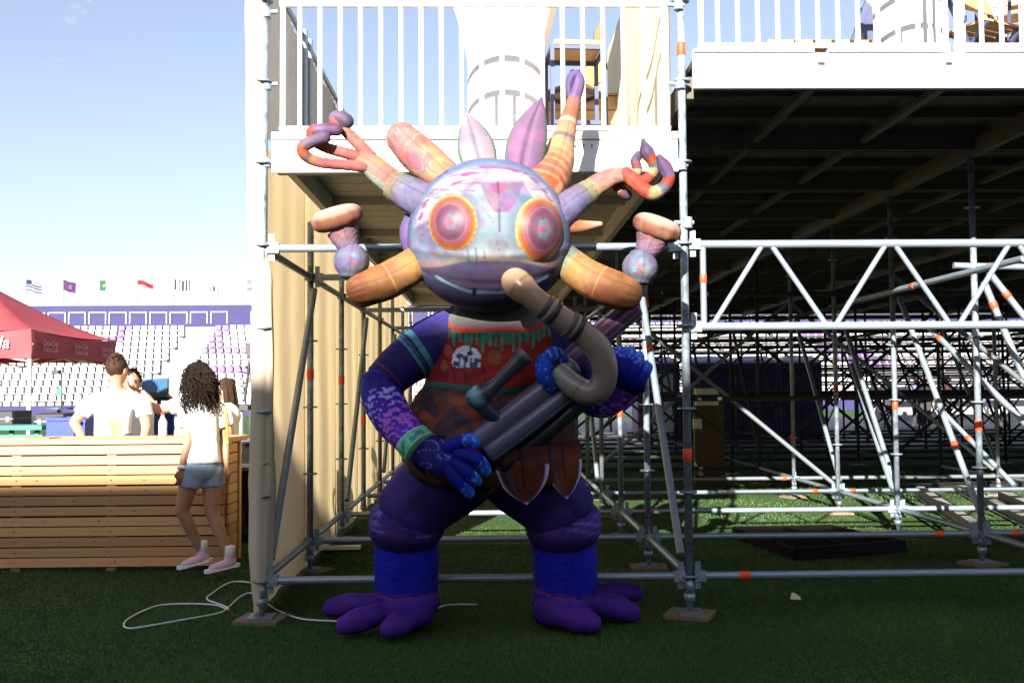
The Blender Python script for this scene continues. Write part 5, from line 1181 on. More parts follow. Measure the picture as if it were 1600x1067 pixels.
tube('foot', (p0.x, 9.4, c0.z), (p0.x, 9.4, c0.z + .02), .05, 'galv', es); p = U(376, 632, 9.4); block('head_plate', p.x - .05, p.x + .08, 9.34, 9.46, p1.z - .005, p1.z + .045, 'black', es)
for q0, q1, r_ in (((382, 628), (390, 565), .014), ((392, 640), (398, 575), .012), ((384, 575), (404, 555), .012), ((379, 600), (404, 590), .009)): tube('arm', U(*q0, 9.45), U(*q1, 9.45), r_, 'black', es, 'thin')
p = U(394, 548, 9.45); block('rig_box', p.x - .035, p.x + .06, 9.38, 9.5, p.z - .06, p.z + .07, 'black', es)
m = MB(); P = [U(386 + 11 * math.cos(t_), 571 + 13 * math.sin(t_), 9.46)[:] for t_ in np.linspace(.6, 5.4, 14)]; V, F, _, _ = sweep(P, [.006] * 14, n=30, seg=6); mobj('cable_loop', V, F, 'black', es, True)
wc = thing('white_cabinet', (U(408, 640, 9.9).x, 9.9, 0), 'white cabinet partly hidden behind the cloth wrapped post', 'cabinet')
a2, b2 = U(389, 600, 9.95), U(430, 690, 9.95); block('body', a2.x, b2.x, 9.95, 10.3, .0, a2.z, 'white_paint', wc); p = U(396, 625, 9.94); block('panel', p.x - .02, p.x + .03, 9.935, 9.949, p.z - .1, p.z + .08, 'grey_plastic', wc)

# ------------------------------------------------------------------ on the platforms: flared columns, stools, crates, chairs
mat('column_white', (0.72, 0.72, 0.76), rough=0.7, noise=.04, bump=.003, bscale=3)
def flared_column(label, px, Y, zbase, zneck):
    c = U(px, 100, Y); t = thing('flared_column', (c.x, Y, zbase), label, 'column', 'white flared columns'); m = MB(); h = zneck - zbase; prof = []
    for k in range(41):
        s = k / 40; z = s * (h + 1.5); r = .262 + .02 * (1 - min(1, s * 2)) + (.16 * ((z - h) / .6) ** 1.35 if z > h else 0) ; prof.append((min(r, .62), z))
    m.lathe((c.x, Y, zbase), prof, 64); m.build('shaft', 'column_white', t, True)
    m = MB(); m.lathe((c.x, Y, zbase), [(.34, 0), (.34, .05), (.285, .07)], 48); m.build('base', 'column_white', t, True)
flared_column('tall white flared column on the low platform above the figure', 790, 7.02, ZLB, U(790, 110, 7.02).z)
flared_column('white flared column on the higher right platform', 1418, 7.05, ZRB, U(1418, 20, 7.05).z)
mat('stool_wood', (0.52, 0.29, 0.11), rough=.55, noise=.25, nscale=6, stretch=(1, 8, 1))
def stool(label, M, w=.40, d=.38, h=.86, back=.2):
    t = thing('bar_stool', (0, 0, 0), label, 'stool', 'navy steel stools with wooden seats'); g = .028
    for sx in (-1, 1):
        for sy in (-1, 1):
            x, y = sx * (w / 2 - g / 2), sy * (d / 2 - g / 2); top = h + (back if (sx > 0 and sy < 0) or (sy > 0 and sx > 0) else -.031)
            block('leg', x - g / 2, x + g / 2, y - g / 2, y + g / 2, 0, top, 'navy_steel', t)
    for z in (.28, h - .06):
        for sy in (-1, 1): y = sy * (d / 2 - g / 2); block('rung', -w / 2 + g, w / 2 - g, y - .012, y + .012, z, z + .028, 'navy_steel', t)
        for sx in (-1, 1): x = sx * (w / 2 - g / 2); block('rung', x - .012, x + .012, -d / 2 + g, d / 2 - g, z + .002, z + .03, 'navy_steel', t)
    block('seat', -w / 2 + g + .002, w / 2 - g - .002, -d / 2 - .004, d / 2 + .004, h - .03, h, 'stool_wood', t)
    block('backrest', w / 2 - g + .003, w / 2 - .003, -d / 2 + g + .002, d / 2 - g - .002, h + .06, h + back - .02, 'stool_wood', t)
    t.matrix_basis = M; W[t] = M; return t
p = U(899, 100, 6.95); stool('upright navy steel stool with wooden seat behind the tentacle tip', Matrix.Translation((p.x, 7.0, ZLB)) @ Matrix.Rotation(R(4), 4, 'Z'), h=U(899, 66, 6.85).z - ZLB, w=.40)
p = U(897, 120, 7.4); stool('tilted navy stool with orange wood seen through the upright stool', Matrix.Translation((p.x, 7.62, ZLB)) @ Matrix.Rotation(R(38), 4, 'Z') , h=.76, w=.38, back=.24)
def slat_crate(label, c, w, d, h, n, mname='wood_slat'):
    t = thing('slatted_crate', c, label, 'crate'); x, y, z = c
    for k in range(n):
        z0 = z + h * k / n
        block('slat', x - w / 2, x + w / 2, y - d / 2, y - d / 2 + .018, z0, z0 + h / n - .01, mname, t); block('slat', x - w / 2, x + w / 2, y + d / 2 - .018, y + d / 2, z0, z0 + h / n - .01, mname, t)
    for sx in (-1, 1):
        for sy in (-1, 1): block('corner_post', x + sx * (w / 2 - .03) - .02, x + sx * (w / 2 - .03) + .02, y + sy * (d / 2 - .04) - .02, y + sy * (d / 2 - .04) + .02, z, z + h - .012, mname, t)
    block('lid', x - w / 2 - .01, x + w / 2 + .01, y - d / 2 - .01, y + d / 2 + .01, z + h, z + h + .02, mname, t)
p = U(912, 150, 8.6); slat_crate('pale wooden slatted crate behind the stools on the low platform', (p.x, 8.8, ZLB), .66, .5, U(912, 146, 8.55).z - ZLB - .02, 8)
p = U(1395, 70, 6.75); t = thing('wooden_table', (p.x, 7.0, ZRB), 'low wooden board beside the right column, behind the railing', 'table')
x0, x1 = U(1190, 70, 6.6).x, U(1362, 70, 6.6).x; zz = U(1300, 63, 6.45).z; block('table_top', x0, x1, 6.45, 6.62, zz - .03, zz, 'stool_wood', t)
for x in (x0 + .04, x1 - .04): block('leg', x - .02, x + .02, 6.5, 6.54, ZRB, zz - .03, 'navy_steel', t)
p = U(1352, 60, 6.8); t = thing('folded_sign_board', (p.x, 6.8, ZRB), 'dark navy leaning board left of the right column', 'board'); m = MB(); m.bar((p.x - .22, 6.8, ZRB), (p.x + .02, 6.8, ZRB + .62), .03, .04); m.build('strut', 'navy_steel', t); m = MB(); m.bar((p.x + .03, 6.82, ZRB), (p.x + .02, 6.82, ZRB + .6), .05, .07, up=(1, 0, 0)); m.build('panel', 'navy_steel', t)
def folding_chair(label, M):
    t = thing('folding_chair', (0, 0, 0), label, 'chair', 'folding chairs piled on the right platform'); g = .022
    for sx in (-1, 1):
        x = sx * .2; m = MB(); m.bar((x, -.2, 0), (x, .16, .86), g, g * 1.4); m.build('frame_bar', 'navy_steel', t); m = MB(); m.bar((x * .86, .24, 0), (x * .86, -.2, .44), g, g * 1.4); m.build('frame_bar', 'navy_steel', t)
    for k in range(5): block('seat_slat', -.19, .19, -.2 + .075 * k, -.2 + .075 * k + .06, .445, .46, 'stool_wood', t)
    for k in range(3):
        z = .62 + .08 * k; y = -.2 + .36 * z / .86; block('back_slat', -.185, .185, y - .022, y - .008, z, z + .06, 'stool_wood', t)
    t.matrix_basis = M; W[t] = M; return t
for k, (px, Y, rz, dz, lab) in enumerate(((1530, 6.9, 25, 0, 'leftmost folding chair of the pile on the right platform'), (1572, 7.15, -30, 0, 'middle folding chair of the pile on the right platform'), (1625, 6.9, 160, 0, 'folding chair cut by the photo\'s right edge on the platform'))):
    p = U(px, 60, Y); folding_chair(lab, Matrix.Translation((p.x, Y, ZRB)) @ Matrix.Rotation(R(rz), 4, 'Z'))
p = U(1500, 40, 6.45); t = thing('steel_gate_post', (p.x, 6.45, ZRB), 'pale steel post with a dark latch between the right railings', 'post'); block('post', p.x - .02, p.x + .025, 6.43, 6.47, ZRB, ZRB + 1.1, 'white_paint', t); q = U(1506, 30, 6.42); block('latch', q.x - .012, q.x + .012, 6.405, 6.429, q.z - .02, q.z + .02, 'navy_steel', t)

# ------------------------------------------------------------------ things lying under the right stand
pf = thing('grid_frame', (U(1270, 850, 8).x, 7.9, 0), 'flat black gridded frame lying on the turf behind the front rail', 'frame')
c_ = [UZ(1148, 841), UZ(1302, 838), UZ(1412, 863), UZ(1246, 877)]
ax, ay = (c_[2] - c_[3]), (c_[0] - c_[3])
for k in range(4):
    s = k / 3; m = MB(); m.bar(c_[3].lerp(c_[0], s) + Vector((0, 0, .055)), c_[2].lerp(c_[1], s) + Vector((0, 0, .055)), .05, .10); m.build('bar', 'matte_black', pf)
for k in range(3):
    s = k / 2; m = MB(); m.bar(c_[3].lerp(c_[2], s) + Vector((0, 0, .052)), c_[0].lerp(c_[1], s) + Vector((0, 0, .052)), .05, .09); m.build('bar', 'matte_black', pf)
mat('alu_beam', (.34, .33, .32), rough=.5, metal=.3, noise=.25, nscale=8)
for k, (a_, b_, w, h, zz, lab) in enumerate((((1437, 768), (1540, 838), .09, .13, .085, 'grey aluminium beam end lying nearest the middle of the stack under the stand'), ((1502, 764), (1640, 832), .08, .10, .07, 'second grey beam lying to the right of the first, under the stand'),
                                     ((1560, 772), (1690, 828), .10, .12, .08, 'short grey beam at the photo\'s right edge on the turf'), ((1395, 763), (1600, 756), .08, .10, .065, 'dark long beam lying crosswise behind the grey beams'))):
    p0, p1 = UZ(*a_, zz), UZ(*b_, zz); t = thing('loose_beam', (p0 + p1) / 2 * 1, lab, 'beam', 'beams lying under the right stand')
    up = Vector((0, 0, 1)); m = MB(); q = Vector((0, 0, h / 2 - .006))
    for nm, o_, ww, hh in (('flange', q, w, .012), ('flange', -q, w, .012), ('web', Vector((0, 0, 0)), .012, h - .026)):
        m = MB(); m.bar(p0 + o_, p1 + o_, ww, hh); m.build(nm, 'alu_beam' if k < 3 else 'black', t)
mat('floor_mat', (.018, .02, .028), rough=.6, noise=.2, nscale=1.2)
fm = link(bpy.data.objects.new('floor_covering', unit('box', 'floor_mat')), None, Matrix.Translation((18, 33.5, .006)) @ Matrix.Diagonal((41, 24, .012, 1))); tag(fm, 'dark floor covering laid on the pitch beyond the scaffold', kind='structure')
def booth(label, x, Y, w=1.12, h=2.0, door='purple_booth'):
    t = thing('portable_toilet', (x, Y, 0), label, 'toilet booth', 'purple portable toilets beyond the scaffold'); m = MB(); m.box(x - w / 2, x + w / 2, Y, Y + w, .013, h, .03); m.build('body', 'purple_booth', t)
    block('door', x - w * .33, x + w * .33, Y - .025, Y - .002, .12, h - .18, door, t); m = MB(); m.lathe((x, Y + w / 2, h), [(w * .70, .0), (w * .68, .06), (w * .45, .17), (.05, .2)], 4)
    m.v = [((vx - x) * math.cos(math.pi / 4) - (vy - Y - w / 2) * math.sin(math.pi / 4) + x, (vx - x) * math.sin(math.pi / 4) + (vy - Y - w / 2) * math.cos(math.pi / 4) + Y + w / 2, vz) for vx, vy, vz in m.v]; m.build('roof', 'booth_white', t)
    block('latch', x + w * .2, x + w * .26, Y - .04, Y - .027, 1.0, 1.1, 'booth_white', t)
for px, lab, dm in ((1112, 'purple toilet booth farthest left of the row behind the scaffold', 'purple_booth'), (1182, 'second purple toilet booth from the left behind the scaffold', 'purple_booth'), (1253, 'purple toilet booth farthest right of the row behind the scaffold', 'purple_booth'), (1030, 'purple toilet booth standing alone left of the front post', 'booth_white')):
    booth(lab, U(px, 640, 26.0).x, 26.0, door=dm)
# electrical box on a wooden board, and pale fence panels far behind
eb = thing('power_cabinet', (U(1108, 650, 14).x, 14.2, 0), 'wooden power cabinet with a pale switch box, right of the front post', 'cabinet'); a, b = U(1084, 606, 14.2), U(1132, 700, 14.2)
block('board', a.x, b.x, 14.2, 14.26, .0, a.z, 'wood_dark', eb); p = U(1104, 620, 14.15); block('switch_box', p.x - .16, p.x + .16, 14.1, 14.198, p.z - .12, p.z + .12, 'paper', eb); block('switch', p.x - .06, p.x + .06, 14.085, 14.098, p.z - .03, p.z + .03, 'black', eb); p = U(1090, 662, 14.15); block('socket_box', p.x - .06, p.x + .06, 14.14, 14.198, p.z - .07, p.z + .07, 'paper', eb)
mat('fence_pale', (.24, .24, .27), rough=.85, noise=.1)
for k in range(3):
    a = U(1405 + 92 * k, 600, 36.0); t = thing('fence_panel', (a.x, 36, 0), ['pale grey fence panel far behind the scaffold, behind the standing people', 'pale grey fence panel far behind the scaffold, right of the standing people', 'pale grey fence panel at the photo\'s right edge far behind'][min(k, 2)], 'fence', 'pale fence panels far behind the scaffold')
    block('sheet', a.x - 1.02, a.x + 1.02, 36.0, 36.02, .10, 1.95, 'fence_pale', t); tube('post', (a.x - 1.04, 36.01, .012), (a.x - 1.04, 36.01, 2.0), .03, 'galv', t); tube('top_rail', (a.x - 1.04, 36.01, 1.98), (a.x + 1.04, 36.01, 1.98), .025, 'galv', t)

# ------------------------------------------------------------------ cables and scraps on the turf
mat('cable_white', (.62, .62, .62), rough=.5)
def cable(label, pts, r=.0052, name='cable', z=.02):
    P = [UZ(*p, z)[:] for p in pts]; V, F, _, _ = sweep(P, [r] * len(P), n=len(P) * 12, seg=8); o = mobj(name, V, F, 'cable_white', None, True); return tag(o, label, 'cable')
cable('white cable looping from the cloth post out over the turf to the figure\'s toe', [(398, 910), (362, 909), (332, 926), (324, 936), (350, 946), (356, 952), (330, 944), (260, 944), (226, 953), (196, 970), (200, 981), (240, 976), (290, 967), (340, 958), (356, 949), (374, 933), (392, 926), (412, 938), (432, 952), (470, 966), (525, 970)])
cable('short white cable end lying between the figure\'s feet', [(668, 962), (690, 947), (715, 944), (745, 944)])
p = UZ(1243, 936, .01); m = MB(); m.add([(p.x - .035, p.y, .012), (p.x + .03, p.y - .02, .01), (p.x + .04, p.y + .03, .02), (p.x - .01, p.y + .045, .045), (p.x - .005, p.y + .005, .05)], [(0, 1, 4), (1, 2, 4), (2, 3, 4), (3, 0, 4), (3, 2, 1, 0)])
tag(m.build('paper_scrap', 'paper', None), 'crumpled white paper scrap on the turf right of the front post', 'litter')
t = link(bpy.data.objects.new('loose_board', unit('box', 'paper')), None, Matrix.Translation(UZ(530, 855, .03)) @ Matrix.Rotation(.06, 4, 'Z') @ Matrix.Diagonal((.36, .10, .025, 1))); tag(t, 'pale loose board lying beside the figure\'s left knee cuff', 'board')

# ------------------------------------------------------------------ people
SKIN = {'a': (0.40, 0.215, 0.135), 'b': (0.34, 0.175, 0.105), 'c': (0.36, 0.195, 0.125)}
for k, v in SKIN.items(): mat('skin_' + k, v, rough=.55, noise=.06, nscale=20)
mat('cotton_white', (.74, .74, .76), attr=True, rough=.9, bump=.016, bscale=8); mat('denim', (.26, .36, .52), rough=.9, noise=.2, nscale=18, bump=.003, bscale=40); mat('dark_trousers', (.03, .03, .04), rough=.9)
mat('hair_dark', (.012, .007, .005), rough=.75, spec=.15, noise=.3, nscale=40); mat('hair_brown', (.035, .017, .009), rough=.7, spec=.2, noise=.3, nscale=40); mat('eye_dark', (.02, .015, .012), rough=.2); mat('lip', (.36, .13, .10), rough=.5)
mat('sneaker_pink', (.62, .40, .50), rough=.8, noise=.1); mat('rubber_white', (.7, .7, .7), rough=.6); mat('sock', (.7, .7, .7), rough=.95, bump=.003, bscale=60); mat('lanyard', (.35, .26, .04), rough=.7)
mat('silhouette_dark', (.010, .010, .014), rough=.9); mat('silhouette_red', (.05, .008, .012), rough=.9); mat('silhouette_pale', (.10, .12, .2), rough=.9)  # tops darkened: shade on the distant people is put into the colour
def rcone(p0, r0, p1, r1, cap0=1.0, cap1=1.0, flat=1.0, fa=None, seg=14):
    V, F, _, _ = sweep([tuple(p0), tuple(p1)], [r0, r1], n=3, seg=seg, cap0=cap0, cap1=cap1, flat=flat, flat_axis=fa, curve=False) if False else sweep([tuple(p0), tuple(Vector(p0).lerp(Vector(p1), .5)), tuple(p1)], [r0, (r0 + r1) / 2, r1], seg=seg, cap0=cap0, cap1=cap1, flat=flat, flat_axis=fa, curve=False)
    return V, F
def ell(c, rx, ry, rz, M=None, n=12, s=18):
    V = []
    for i in range(n + 1):
        ph = math.pi * i / n
        for j in range(s):
            th = 2 * math.pi * j / s; v = Vector((rx * max(math.sin(ph), .01) * math.cos(th), ry * max(math.sin(ph), .01) * math.sin(th), rz * math.cos(ph))); v = M @ v if M else v; V.append((Vector(c) + v)[:])
    F = [(i * s + j, (i + 1) * s + j, (i + 1) * s + (j + 1) % s, i * s + (j + 1) % s) for i in range(n) for j in range(s)]; F += [tuple(range(s)), tuple(range((n + 1) * s - 1, n * s - 1, -1))]
    return V, F
def fused(name, shapes, voxel, material, parent, smooth_it=3, cols=None):
    """one continuous skin over overlapping shapes"""
    m = MB()
    for v, f in shapes: m.add(v, f)
    me = make_mesh(name, m.v, m.f, None); bm = bmesh.new(); bm.from_mesh(me); bmesh.ops.recalc_face_normals(bm, faces=bm.faces[:]); bm.to_mesh(me); bm.free()
    o = bpy.data.objects.new(name, me); COL.objects.link(o); r = o.modifiers.new('r', 'REMESH'); r.mode = 'VOXEL'; r.voxel_size = voxel
    sm = o.modifiers.new('s', 'SMOOTH'); sm.iterations = smooth_it; sm.factor = .5
    dg = bpy.context.evaluated_depsgraph_get(); ev_ = o.evaluated_get(dg); m2 = bpy.data.meshes.new_from_object(ev_); bpy.data.objects.remove(o); m2.name = name
    n = len(m2.vertices); co = np.zeros(n * 3, np.float32); m2.vertices.foreach_get('co', co); co = co.reshape(-1, 3); c = (co.min(0) + co.max(0)) / 2
    if cols is not None:
        ca = m2.color_attributes.new('Col', 'FLOAT_COLOR', 'POINT'); c4 = np.ones((n, 4), np.float32); c4[:, :3] = cols(co); ca.data.foreach_set('color', c4.ravel())
    m2.vertices.foreach_set('co', (co - c).astype(np.float32).ravel()); m2.update(); m2.shade_smooth(); m2.materials.clear(); m2.materials.append(MATS[material])
    return link(bpy.data.objects.new(name, m2), parent, Matrix.Translation(Vector(c.tolist())))
def skeleton(h, x, y, yaw):
    """standing figure; local -y is forward; S suffix l/r are the person's left (+x) and right (-x)"""
    Lc = {'pelvis': (0, 0, .535), 'waist': (0, 0, .62), 'chest': (0, 0, .735), 'neck': (0, .008, .835), 'head': (0, -.008, .925)}
    for s, n in ((1, 'l'), (-1, 'r')):
        Lc.update({'sh' + n: (s * .108, 0, .805), 'el' + n: (s * .135, .012, .63), 'wr' + n: (s * .14, -.025, .485), 'hip' + n: (s * .052, 0, .52), 'kn' + n: (s * .056, -.01, .285), 'an' + n: (s * .056, .012, .045), 'toe' + n: (s * .062, -.085, .018)})
    Rz = Matrix.Rotation(yaw, 3, 'Z'); return {k: Rz @ (Vector(v) * h) + Vector((x, y, 0)) for k, v in Lc.items()}
def person(label, h, J, face, skin, hair, shirt_cols=None, bottom='dark_trousers', shorts=False, shoes='rubber_white', build=1.0, female=False, hair_style='short', group=None, fine=True, sleeve=.55, shirt_mat='cotton_white', vox=.012):
    f = Vector(face).normalized(); side = Vector((0, 0, 1)).cross(f).normalized(); up = Vector((0, 0, 1))
    root = (J['anl'] + J['anr']) / 2; t = thing('person', (root.x, root.y, 0), label, 'person', group); k = h / 1.7 * build; H = J['head']
    bs = (J['shl'] - J['shr']).normalized(); bf = bs.cross(up).normalized()
    if bf.dot(f) < 0 and False: bf = -bf
    S = []
    HM = Matrix((side, f, up)).transposed()
    S.append(ell(H + up * .012 * k, .074 * k, .092 * k, .105 * k, HM)); S.append(ell(H - up * .055 * k + f * .02 * k, .054 * k, .062 * k, .062 * k, HM))
    S.append(rcone(J['neck'] - up * .02, .055 * k, H - up * .05 * k - f * .015 * k, .05 * k))
    S.append(rcone(H + f * .082 * k + up * .008 * k, .010 * k, H + f * .102 * k - up * .028 * k, .014 * k)); S.append(rcone(H + f * .084 * k - up * .066 * k - side * .018 * k, .010 * k, H + f * .084 * k - up * .066 * k + side * .018 * k, .010 * k)); S.append(ell(H + f * .068 * k - up * .096 * k, .024 * k, .022 * k, .018 * k))
    for s in (-1, 1): S.append(ell(H + side * s * .076 * k - f * .01 * k - up * .005 * k, .012 * k, .022 * k, .034 * k, HM))
    wd = .92 if female else 1.0
    S.append(rcone(J['pelvis'] + bs * .0, .125 * k, J['waist'], .115 * k * wd, flat=.8, fa=bf)); S.append(rcone(J['waist'], .115 * k * wd, J['chest'], .135 * k * wd, flat=.8, fa=bf)); S.append(rcone(J['chest'], .13 * k * wd, J['neck'] - up * .05 * k, .085 * k, flat=.85, fa=bf))
    arms = []
    for n in 'lr':
        sh, el, wr = J['sh' + n], J['el' + n], J['wr' + n]
        S += [rcone(J['neck'] - up * .055 * k, .06 * k, sh, .056 * k * wd), rcone(sh, .054 * k * wd, el, .041 * k * wd), rcone(el, .040 * k * wd, wr, .027 * k * wd)]
        d = J.get('hd' + n, None); d = (d - wr).normalized() if d is not None else (wr - el).normalized()
        perp = d.cross(f); perp = perp.normalized() if perp.length > .1 else side
        palm = wr + d * .045 * k; S.append(rcone(wr, .026 * k, palm + d * .03 * k, .033 * k, flat=.55, fa=perp.cross(d)))
        bend = (perp.cross(d)); bend = bend if bend.dot(bf) > 0 else -bend
        for q, ln in zip((-1.35, -.45, .45, 1.3), (.064, .076, .072, .056)):
            b0 = palm + d * .03 * k + perp * q * .017 * k; b1 = b0 + (d + bend * .15).normalized() * ln * .55 * k; b2 = b1 + (d + bend * .7).normalized() * ln * .5 * k
            S += [rcone(b0, .0095 * k, b1, .009 * k, seg=8), rcone(b1, .009 * k, b2, .0075 * k, seg=8)]
        b0 = wr + d * .025 * k - perp * .022 * k; b1 = b0 + (d * .7 - perp * .8).normalized() * .04 * k; S += [rcone(b0, .012 * k, b1, .010 * k, seg=8), rcone(b1, .010 * k, b1 + (d + bend * .3).normalized() * .032 * k, .009 * k, seg=8)]
        hip, kn, an, toe = J['hip' + n], J['kn' + n], J['an' + n], J['toe' + n]
        S += [rcone(hip + up * .03 * k, .092 * k, kn, .056 * k), rcone(kn, .055 * k, kn.lerp(an, .32), .053 * k), rcone(kn.lerp(an, .3), .053 * k, an, .034 * k), rcone(an - up * .01, .036 * k, toe, .03 * k)]
    fused('body', S, vox if fine else .02, 'skin_' + skin, t)
    # shirt
    S = [rcone(J['pelvis'] + up * .03 * k, .160 * k, J['waist'], .150 * k * wd, flat=.82, fa=bf, cap0=.06), rcone(J['waist'], .150 * k * wd, J['chest'], .156 * k * wd, flat=.82, fa=bf), rcone(J['chest'], .150 * k * wd, J['neck'] - up * .055 * k, .090 * k, flat=.9, fa=bf, cap1=.5)]
    for n in 'lr':
        sh, el = J['sh' + n], J['el' + n]; S += [rcone(J['neck'] - up * .06 * k, .070 * k, sh, .068 * k), rcone(sh, .068 * k, sh.lerp(el, sleeve), .066 * k * 1.05, cap1=.06)]
    wr_ = lambda co: np.repeat(np.array([[.74, .74, .76]]), len(co), 0)
    fused('shirt', S, vox * 1.05 if fine else .022, shirt_mat, t, 2, (shirt_cols or wr_) if shirt_mat == 'cotton_white' else None)
    # lower clothing
    S = [rcone(J['pelvis'] + up * .06 * k, .134 * k, J['pelvis'] - up * .01 * k, .138 * k, flat=.85, fa=bf, cap0=.3)]
    for n in 'lr':
        hip, kn, an = J['hip' + n], J['kn' + n], J['an' + n]
        if shorts: S.append(rcone(hip + up * .03 * k, .104 * k, hip.lerp(kn, .34), .094 * k, cap1=.05))
        else: S += [rcone(hip + up * .03 * k, .102 * k, kn, .070 * k), rcone(kn, .070 * k, an + up * .03, .055 * k, cap1=.05)]
    fused('shorts' if shorts else 'trousers', S, vox if fine else .022, bottom, t, 2)
    for n in 'lr':
        an, toe = J['an' + n], J['toe' + n]; d = (toe - an); d = Vector((d.x, d.y, 0)).normalized(); lift = an.z - .045 * h
        base = an - up * (.075 * k)
        top = [rcone(an + up * .055 * k, .044 * k, an - up * .02 * k, .046 * k, cap0=.1), rcone(an - up * .03 * k - d * .01 * k, .046 * k, toe + up * .008 * k, .036 * k)]
        sh_ = fused('shoe', top, .010 if fine else .02, shoes, t, 2)
        sp = Vector((0, 0, 1)).cross(d); heel = an - d * .05 * k; tp = toe + d * .03 * k; V = []
        zl = [min(heel.z, an.z) - .068 * k, toe.z - .024 * k]; n_ = 12
        ring_ = [(heel + d * .0 + sp * .034 * k * c_ - d * .034 * k * s_, 0) for c_, s_ in [(math.cos(a), math.sin(a)) for a in np.linspace(0, math.pi, 7)]] + [(tp + sp * -.036 * k * c_ + d * .036 * k * s_, 1) for c_, s_ in [(math.cos(a), math.sin(a)) for a in np.linspace(0, math.pi, 7)]]
        for dz in (0, .026 * k): V += [(p_.x, p_.y, zl[e] + dz) for p_, e in ring_]
        m_ = len(ring_); mobj('sole', V, [(i, (i + 1) % m_, (i + 1) % m_ + m_, i + m_) for i in range(m_)] + [tuple(range(m_ - 1, -1, -1)), tuple(range(m_, 2 * m_))], 'rubber_white', sh_)
        if shorts: V, F = rcone(an + up * .10 * k, .041 * k, an + up * .03 * k, .044 * k, cap0=.1, cap1=.1); mobj('sock', V, F, 'sock', t, True)
    # face
    for s in (-1, 1):
        V, F = ell(H + f * .083 * k + side * s * .031 * k + up * .012 * k, .013 * k, .008 * k, .007 * k, HM, 8, 10); mobj('eye', V, F, 'eye_dark', t, True)
        V, F = rcone(H + f * .087 * k + side * s * .016 * k + up * .030 * k, .0045 * k, H + f * .080 * k + side * s * .046 * k + up * .031 * k, .0035 * k, seg=6); mobj('eyebrow', V, F, hair, t, True)
    V, F = rcone(H + f * .0935 * k - up * .066 * k - side * .017 * k, .006 * k, H + f * .0935 * k - up * .066 * k + side * .017 * k, .006 * k, seg=8); mobj('lips', V, F, 'lip', t, True)
    # hair
    rnd = random.Random(len(label) * 7 + int(h * 100)); m = MB()
    cap = ell(H + up * .03 * k - f * .018 * k, .083 * k, .096 * k, .096 * k, HM, 20, 30); V = np.array(cap[0]); V += (wob(V, 60, 1) * .005 * k)[:, None] * (V - np.array(H[:])) / .09
    keep = lambda p_: ((Vector(p_) - H).dot(f) < .05 * k + max(0, (Vector(p_) - H).dot(up) - .055 * k) * 2.0) and ((Vector(p_) - H).dot(up) > -.055 * k)
    m.add(V, [fc for fc in cap[1] if len(fc) == 4 and all(keep(V[i]) for i in fc)])
    if hair_style == 'short':
        for q in range(260):
            a, b = rnd.uniform(0, 2 * math.pi), rnd.uniform(.05, 1.45); o_ = HM @ Vector((.083 * math.sin(b) * math.cos(a), .098 * math.sin(b) * math.sin(a), .1 * math.cos(b))) * k; p_ = H + up * .026 * k - f * .016 * k + o_
            if not keep(p_): continue
            d = (o_.normalized() + f * .9 + up * .2 + Vector((rnd.uniform(-.4, .4), rnd.uniform(-.4, .4), rnd.uniform(-.2, .4)))).normalized(); s_ = d.cross(up).normalized() * .005 * k
            m.add([p_ - s_, p_ + s_, p_ + d * rnd.uniform(.014, .03) * k + o_.normalized() * .006], [(0, 1, 2)])
    else:
        curly = hair_style == 'curly'; ns_ = 520 if curly else 170
        for q in range(ns_):
            a = rnd.uniform(-.12, 1.12) * math.pi; b = rnd.uniform(.5, 1.6); o_ = HM @ Vector((.088 * math.sin(b) * math.cos(a), -.098 * math.sin(b) * math.sin(a) * 1, .1 * math.cos(b))) * k; p_ = H + up * .028 * k - f * .012 * k + o_
            if not curly and q % 5 == 0: pass
            ln = (rnd.uniform(.16, .37) if curly else rnd.uniform(.22, .34)) * k; out = Vector((o_.x, o_.y, 0)); out = out.normalized() if out.length > .001 else -f
            P = []; ph = rnd.uniform(0, 6); N = 22 if curly else 10; rc_ = rnd.uniform(.010, .022) * k; rad_ = rnd.uniform(.03, .09); fq = rnd.uniform(14, 24)
            for i in range(N):
                s = i / (N - 1); sp = (rad_ * math.sin(min(1, s * 1.5) * math.pi / 2) if curly else .02 * s) * k
                c = p_ + out * sp - f * (.02 * s * k) - up * (ln * s - .02 * math.sin(s * 3) * k)
                if curly: c = c + Vector((math.cos(ph + s * fq), math.sin(ph + s * fq), .5 * math.sin(ph + s * 9))) * rc_ * (.4 + .6 * s)
                P.append(c[:])
            V, F, _, _ = sweep(P, [(.0050 if curly else .007) * k * (1 - .6 * i / (N - 1)) for i in range(N)], seg=5, cap0=0, cap1=0, curve=False); m.add(V, F)
        if curly: V, F = ell(H - up * .06 * k - f * .055 * k, .10 * k, .075 * k, .15 * k, HM, 16, 22); V = np.array(V); V += (wob(V, 45, 3) * .014)[:, None] * (V - np.array(H[:])) / .1; m.add(V, F)
        else: V, F = rcone(H - f * .045 * k, .07 * k, H - f * .06 * k - up * .24 * k, .045 * k, flat=.7, fa=f); m.add(V, F)
    m.build('hair', hair, t, True)
    return t

